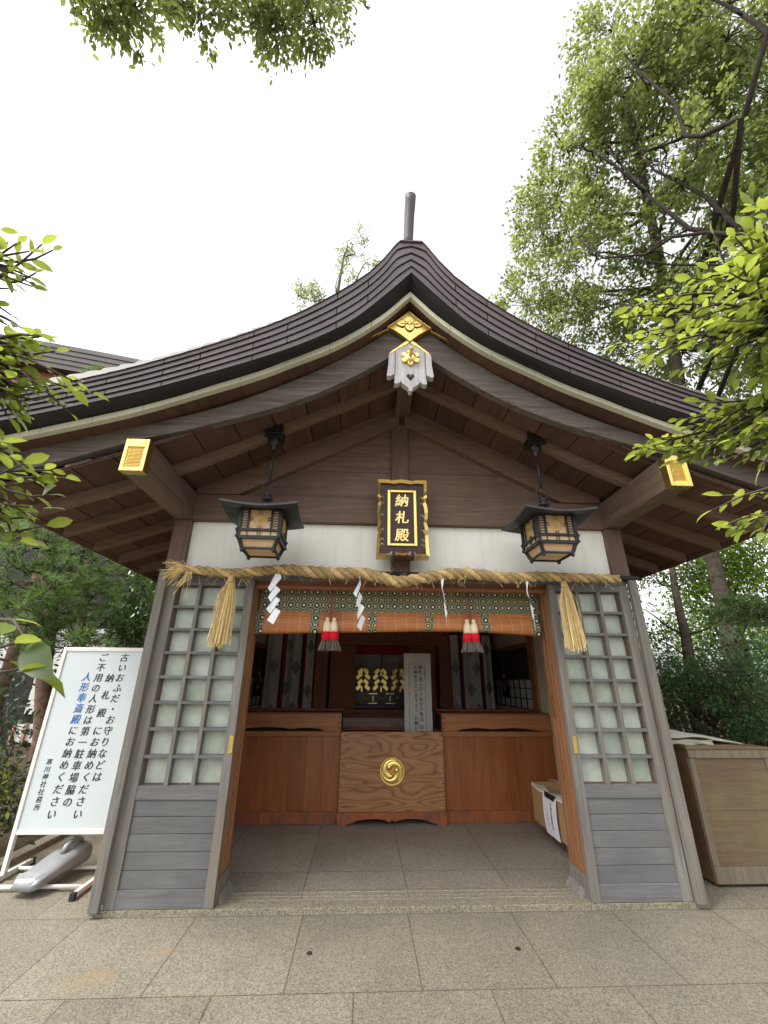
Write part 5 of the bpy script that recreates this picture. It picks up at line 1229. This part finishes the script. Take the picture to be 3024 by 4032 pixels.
# tree tops behind the ridge
tree('distant_tree', 'leafy treetop showing above the left roof slope beside the ridge', 'tree', (-2.0, 8.5, -.06),
     [(-2.0, 8.5, -.06), (-2.0, 8.4, 5), (-1.9, 8.2, 10), (-1.75, 8.0, 14), (-1.5, 7.9, 17)], [.2, .18, .14, .09, .03],
     [(-2.55, 7.0, 14.1, .42), (-2.85, 6.9, 13.65, .40), (-2.35, 7.0, 13.85, .34), (-2.1, 7.0, 13.65, .22), (-1.30, 7.9, 17.4, .40), (-1.38, 7.9, 16.9, .3), (-.85, 7.7, 18.0, .34), (-1.45, 7.5, 16.0, .28), (-1.2, 7.3, 15.2, .3), (-.75, 7.4, 16.6, .12), (-.45, 7.1, 15.6, .3)], 1500, .085, lm_camphor, m_bark, sub=9, sig=.24, br=.06)
# overhanging crown, top left (its trunk stands outside the picture on the left)
ov = [(-2.47,-2.14,5.77),(-2.37,-2.0,5.84),(-2.18,-1.93,5.86),(-2.22,-1.83,6.68),(-2.02,-1.77,6.72),(-1.77,-1.7,6.74),(-1.73,-1.54,7.64),(-1.49,-1.51,7.11),(-1.25,-1.4,7.27),(-.94,-1.4,7.41),(-.73,-1.35,8.16),(-1.25,-1.4,8.27),(-1.97,-1.86,7.53),(-1.51,-1.53,9.07),(-2.38,-2.02,6.79),(-.84,-1.38,9.35)]
tree('overhanging_tree', 'leafy branches hanging into the top left of the sky', 'tree', (-3.7, -4.6, 0),
     [(-3.7, -4.6, 0), (-3.65, -4.5, 2.2), (-3.5, -4.2, 4.4), (-3.0, -3.4, 6.6), (-2.5, -2.7, 8.2), (-1.9, -2.1, 9.6)], [.19, .17, .15, .12, .08, .04],
     [(x-.07, y-.06, z+.50, .28+.06*math.sin(i*1.7)+(.08 if z > 7.2 else 0)) for i, (x, y, z) in enumerate(ov)], 5200, .058, lm_top, m_bark, sub=16, sig=.17, tmpl=T_OVAL, br=.05)

# near broadleaf branches
def near_tree(name, label, base, trunk, radii, groups, seed, leafL=.075):
    rng = np.random.default_rng(seed); base = np.array(base, float); T = thing(name, label, 'tree', tuple(base))
    b = B(); b.tube([tuple(np.array(p)-base) for p in trunk], radii, 10); TR = b.build('trunk', m_bark, T, smooth=True)
    bl = B(); P, A, Nn, L = [], [], [], []
    tarr = np.array(trunk, float)
    for tips, jit, ntw, nlf, *fac in groups:
        tips = np.array(tips, float); c = tips.mean(0)
        a = tarr[int(np.argmin(np.linalg.norm(tarr-c, axis=1)))]
        hub = c+(a-c)*.30; hub = hub+np.array((0, 0, -.03))
        bl.tube(branch_path(a-base, hub-base, .05, .03, 8), [.016-.0085*i/8 for i in range(9)], 6)
        for tp in tips:
            for k in range(ntw):
                q = tp+rng.normal(size=3)*jit*(0 if k == 0 else 1)
                path = branch_path(hub-base, q-base, .07, .04, 6); bl.tube(path, [.0062-.0045*i/6 for i in range(7)], 5)
                pp = np.array(path); tl = np.linalg.norm(pp[-1]-pp[0])
                for j in range(nlf):
                    t = 1-min(.92, (.19*(j/nlf)**1.1)/max(tl, .05)) if j else 1.0
                    f = t*6; i0 = min(5, int(f)); x = pp[i0]+(pp[i0+1]-pp[i0])*(f-i0); d = pp[min(6, i0+1)]-pp[i0]; d = d/(np.linalg.norm(d)+1e-9)
                    up = np.array((0, 0, 1.0)); sd = np.cross(d, up); sd /= (np.linalg.norm(sd)+1e-9)
                    sgn = 1 if j % 2 else -1; ang = rad(rng.uniform(35, 75)) if j else 0
                    ax = d*math.cos(ang)+sd*sgn*math.sin(ang)+up*rng.uniform(-.35, .25)
                    P.append(x); A.append(ax); Nn.append(up+rng.normal(size=3)*.45); L.append(leafL*(fac[0] if fac else 1)*rng.uniform(.5, 1.25))
    bl.build('branch', m_twig, TR, smooth=True)
    leaves('foliage', np.array(P), np.array(A), np.array(Nn), np.array(L), T_NEAR, lm_near, T, smooth=True)
    return T
NRA = [(.5,-2.63,2.56),(.53,-2.75,2.52),(.58,-2.81,2.53),(.63,-2.87,2.63),(.67,-2.91,2.62),(.6,-2.94,2.36),(.6,-2.83,2.34),(.57,-2.7,2.42),(.6,-2.73,2.27),(.62,-2.85,2.24),(.56,-2.6,2.4),(.66,-2.8,2.12),(.57,-2.9,2.38),(.57,-2.7,2.49),(.57,-2.79,2.39),(.65,-2.96,2.51),(.62,-2.8,2.18),(.62,-2.75,2.31),(.64,-2.88,2.32)]
NRB = [(.49,-2.54,2.1),(.55,-2.58,2.13),(.58,-2.62,2.09),(.64,-2.67,2.13),(.68,-2.71,2.13),(.67,-2.75,2.01),(.61,-2.69,2.0),(.63,-2.76,1.94),(.63,-2.61,2.19),(.66,-2.74,2.06),(.61,-2.64,2.06),(.58,-2.61,2.04),(.61,-2.73,2.04),(.68,-2.77,2.09)]
NRC = [(.48,-2.75,1.83),(.47,-2.79,1.78),(.51,-2.83,1.79),(.48,-2.8,1.75),(.48,-2.85,1.74)]
near_tree('camellia_tree', 'glossy camellia branches reaching in from the right in front of the eave', (1.75, -2.75, 0),
          [(1.75, -2.75, 0), (1.72, -2.76, .8), (1.68, -2.78, 1.5), (1.62, -2.8, 2.0), (1.5, -2.82, 2.5), (1.4, -2.85, 3.0)], [.06, .05, .045, .04, .03, .015],
          [(NRA, .055, 4, 9), (NRB, .03, 3, 9), (NRC, .02, 2, 6), ([(1.75+.42*math.cos(k*2.4)*(.6+.4*(k % 3)/2)+.1, -2.75+.55*math.sin(k*2.4), 1.9+.065*k) for k in range(26)], .10, 5, 9)], 11, .043)  # last group: unseen crown added outside the view, also to shade the eaves
NLA = [(-1.23,-2.89,2.42),(-1.15,-2.9,2.39),(-1.14,-2.89,2.43),(-1.16,-2.86,2.35),(-1.18,-2.88,2.29),(-1.13,-2.88,2.3),(-1.19,-2.84,2.25),(-1.19,-2.84,2.22),(-1.19,-2.89,2.35)]
NLB = [(-1.13,-2.88,2.13),(-1.08,-2.87,2.13),(-1.01,-2.86,2.13),(-1.02,-2.87,2.08),(-1.08,-2.87,2.05),(-1.1,-2.85,2.01),(-1.03,-2.87,2.02),(-.96,-2.86,2.02),(-1.03,-2.87,1.95),(-1.07,-2.86,1.93),(-1.03,-2.87,1.98),(-1.09,-2.89,2.07),(-1.07,-2.91,1.99)]
NLC = [(-1.01,-2.91,1.85),(-.96,-2.91,1.81),(-.93,-2.92,1.78),(-.97,-2.91,1.76),(-.91,-2.91,1.73),(-.95,-2.89,1.72),(-.96,-2.9,1.69),(-.97,-2.91,1.73),(-.95,-2.89,1.69)]
NLD = [(-.76,-3.07,1.49),(-.75,-3.06,1.49),(-.76,-3.07,1.47),(-.73,-3.09,1.46)]
near_tree('camellia_tree', 'glossy camellia branches reaching in from the left edge over the eave', (-2.0, -3.0, 0),
          [(-2.0, -3.0, 0), (-1.98, -3.0, .8), (-1.92, -2.99, 1.4), (-1.85, -2.97, 1.9), (-1.72, -2.95, 2.3), (-1.6, -2.93, 2.7)], [.06, .05, .045, .04, .03, .015],
          [(NLA, .02, 2, 6), ([(x-.03, y, z) for x, y, z in NLB], .03, 4, 8), (NLC, .022, 3, 8), (NLD, .014, 1, 4, 1.7), ([(-2.05+.34*math.cos(k*2.4)*(.6+.4*(k % 3)/2)-.08, -3.0+.5*math.sin(k*2.4), 1.7+.06*k) for k in range(0, 24, 3)], .10, 4, 8)], 5, .039)  # last group: unseen crown added off the left edge, thinned to pass light

# pines
def pine(name, label, base, trunk, radii, tufts, per=46, nl=.13, r=.23, sub=10, mat=lm_pine, seed=3):
    rng = np.random.default_rng(seed); base = np.array(base, float); T = thing(name, label, 'tree', tuple(base))
    b = B(); b.tube([tuple(np.array(p)-base) for p in trunk], radii, 10); TR = b.build('trunk', m_barkp, T, smooth=True)
    bl = B(); tarr = np.array(trunk, float); P, A = [], []
    for tp in tufts:
        c = np.array(tp, float); a = tarr[int(np.argmin(np.linalg.norm(tarr-c, axis=1)+np.maximum(0, tarr[:, 2]-c[2])))]
        bl.tube(branch_path(a-base, c-base, .08, .06, 6), [.020-.0026*i for i in range(7)], 6)
        for k in range(sub):
            q = c+rng.normal(size=3)*r*np.array((1, 1, .42)); bl.tube(branch_path(c-base, q-base, .1, 0, 3), [.006, .005, .004, .003], 4)
            ax = (q-c)/(np.linalg.norm(q-c)+1e-6)+np.array((0, 0, .5)); ax /= np.linalg.norm(ax)
            d = rng.normal(size=(per, 3)); d /= np.linalg.norm(d, axis=1, keepdims=True); d = d+ax*.65
            P.append(np.repeat((q-base)[None], per, 0)+rng.normal(size=(per, 3))*.012); A.append(d)
    bl.build('limb', m_bark, TR, smooth=True)
    P, A = np.concatenate(P), np.concatenate(A); n = len(P)
    leaves('crown', P, A, rng.normal(size=(n, 3)), rng.uniform(.75, 1.2, n)*nl, T_NEED, mat, T, width=np.full(n, .0078))
    return T
tf = [(-4.24,.93,2.79),(-4.35,1.24,3.06),(-4.01,1.12,2.91),(-4.04,1.47,3.15),(-4.13,1.02,2.56),(-3.89,1.22,2.61),(-3.98,1.14,2.28),(-4.11,1.04,2.16),(-3.86,1.48,2.46),(-3.9,1.82,2.89),(-3.79,1.28,2.15),(-3.96,1.16,1.99),(-3.75,1.56,2.09),(-4.5,1.1,3.18),(-3.89,1.58,2.94),(-3.8,1.28,1.85),(-4.01,.87,2.37),(-3.65,1.38,1.77)]
pine('pine_tree', 'nearer red barked pine with leaning trunk behind the white sign', (-3.85, 1.86, -.06),
     [(-3.85, 1.86, -.06), (-3.9, 1.82, .81), (-4.04, 1.72, 1.58), (-4.07, 1.70, 1.89), (-4.14, 1.65, 2.43), (-4.26, 1.56, 2.64), (-4.19, 1.49, 2.85), (-4.15, 1.4, 3.18), (-4.16, 1.39, 3.8)], [.095, .085, .075, .07, .06, .055, .05, .04, .02], tf, seed=3)
tf = [(-3.87,2.19,2.67),(-3.97,2.36,3.18),(-3.81,1.88,2.42),(-3.77,2.25,2.36),(-3.71,2.05,2.1),(-4.06,2.89,2.96),(-3.89,2.99,2.63),(-3.53,2.61,2.17),(-3.8,2.0,1.92),(-4.4,2.3,3.2),(-4.4,2.2,2.6),(-4.1,2.3,2.1),(-4.6,2.0,2.2),(-4.2,2.5,3.6),(-3.7,2.6,2.9)]
pine('pine_tree', 'farther pine with straight reddish trunk between the sign and the door post', (-3.78, 2.46, -.06),
     [(-3.78, 2.46, -.06), (-3.89, 2.41, .49), (-4.06, 2.31, 1.54), (-4.09, 2.29, 1.88), (-4.14, 2.26, 2.36), (-4.19, 2.22, 2.86), (-4.23, 2.19, 3.33), (-4.25, 2.2, 3.9)], [.085, .08, .07, .065, .055, .045, .035, .02], tf, seed=4)
pine('pine_tree', 'tall slim pine whose tip pokes up over the left roof edge', (-6.1, 3.9, -.06), [(-6.1, 3.9, -.06), (-6.05, 3.8, 3), (-5.98, 3.6, 5.5), (-5.9, 3.48, 7.15)], [.09, .075, .05, .02],
     [(-5.89, 3.46, 7.28), (-5.82, 3.5, 7.31), (-5.96, 3.42, 7.20)], r=.05, sub=4, nl=.16, seed=6)
pine('pine_tree', 'layered pine bough pad at the right edge above the shrubs', (4.6, .6, -.06), [(4.6, .6, -.06), (4.55, .55, 1.2), (4.45, .5, 2.1), (4.4, .5, 3.0)], [.08, .07, .055, .02],
     [(3.33, .48, 2.13), (3.35, .33, 2.15), (3.34, .2, 2.09), (3.42, .12, 2.16), (3.5, .3, 2.05), (3.55, .2, 2.12), (3.7, .3, 2.15)], r=.13, sub=10, nl=.07, seed=8)
# shrubs
def shrub(name, label, cl, n, L, mat, sub=12, sig=.3, tmpl=T_OVAL, flat=1.0, cat='shrub', group=None, droop=.2):
    c = np.mean([p[:3] for p in cl], 0); base = (float(c[0]), float(c[1]), -.06)
    t = [base, (base[0], base[1], max(.1, c[2]*.3)), (float(c[0]), float(c[1]), float(c[2])*.75)]
    return tree(name, label, cat, base, t, [.03, .025, .015], cl, n, L, mat, m_bark, group, sub, sig, tmpl, flat, droop, True, None, .02, 'foliage')
shrub('laurel_bush', 'glossy green laurel bush between the pine and the left door post', [(x, y, z, .33) for x, y, z in [(-3.45,2.09,2.4),(-3.34,2.14,2.6),(-3.2,2.1,2.22),(-3.35,2.14,2.11),(-3.15,2.1,1.88),(-3.49,2.18,2.0),(-3.27,2.29,2.7),(-3.2,2.2,1.4),(-3.4,2.2,.9),(-3.6,2.1,1.5)]], 2300, .062, lm_bush)
shrub('dark_shrub', 'dark leafy shrub at the left edge behind the sign frame', [(x, y, z, .26) for x, y, z in [(-3.62,.60,1.32),(-3.70,1.02,1.02),(-3.66,.85,.66),(-3.55,.9,.40),(-3.62,.62,1.0),(-3.9,1.5,.5),(-3.75,1.2,.3)]], 1700, .06, lm_dark)
shrub('dark_shrub', 'low dark shrub in the bed under the pine trunks', [(x, y, z, .36) for x, y, z in [(-4.3,2.0,.35),(-4.7,1.6,.5),(-4.1,2.6,.5),(-4.9,2.2,.8),(-5.3,1.9,.9),(-3.6,2.6,.4)]], 1500, .06, lm_dark)
shrub('yellow_shrub', 'small yellow green shrub left of the sign leg', [(x, y, z, .12) for x, y, z in [(-3.46,.75,.62),(-3.42,.72,.52),(-3.44,.75,.42),(-3.46,.72,.72)]], 2600, .05, lm_yel)
shrub('maple_shrub', 'wide feathery dark green maple shrub behind the storage chest', [(x+.25, y+.45, z, .34) for x, y, z in [(3.17,1.5,1.6),(3.17,1.25,1.45),(3.08,.82,1.55),(3.11,.54,1.58),(3.11,.27,1.57),(3.21,.18,1.52),(3.16,1.5,1.19),(3.16,1.01,1.28),(3.1,.55,1.36),(3.12,.27,1.33),(3.27,1.91,1.4),(3.17,.22,1.25),(3.3,.35,1.12),(3.3,.13,1.06)]], 3300, .045, lm_maple, sub=14, sig=.27, flat=.5, droop=.35)
shrub('evergreen_hedge', 'dark evergreen bush low against the fence beside the chest', [(x, y, z, .5) for x, y, z in [(3.55,2.0,.95),(3.75,1.6,.9),(3.95,1.2,.85),(4.1,.9,.8),(3.6,2.2,.4),(3.9,1.6,.4),(4.2,1.1,.4),(4.5,.8,.9),(4.4,1.5,1.2),(4.0,2.3,1.35),(4.5,1.9,1.5),(4.9,1.3,1.45),(3.9,2.6,.8),(4.6,2.2,.8),(4.1,2.5,1.8),(4.6,2.0,1.9),(5.0,1.5,1.9),(4.3,2.9,1.5),(5.2,2.0,2.2)]], 1700, .06, lm_maple)
shrub('evergreen_hedge', 'tall dark evergreen hedge between the pines and the neighbouring hall', [(x, y, z, .6) for x, y, z in [(-5.6,4.3,2.1),(-5.0,4.6,1.9),(-4.5,4.9,1.9),(-6.2,4.0,2.2),(-5.3,4.6,1.2),(-4.6,5.0,1.2),(-6.8,3.6,2.3),(-4.6,4.6,.7),(-7.2,3.3,2.0)]], 1000, .07, lm_dark)
for o_ in list(S.objects):
    if o_.type == 'MESH' and o_.parent is None and 'label' not in o_ and 'kind' not in o_: print('UNTAGGED', o_.name)
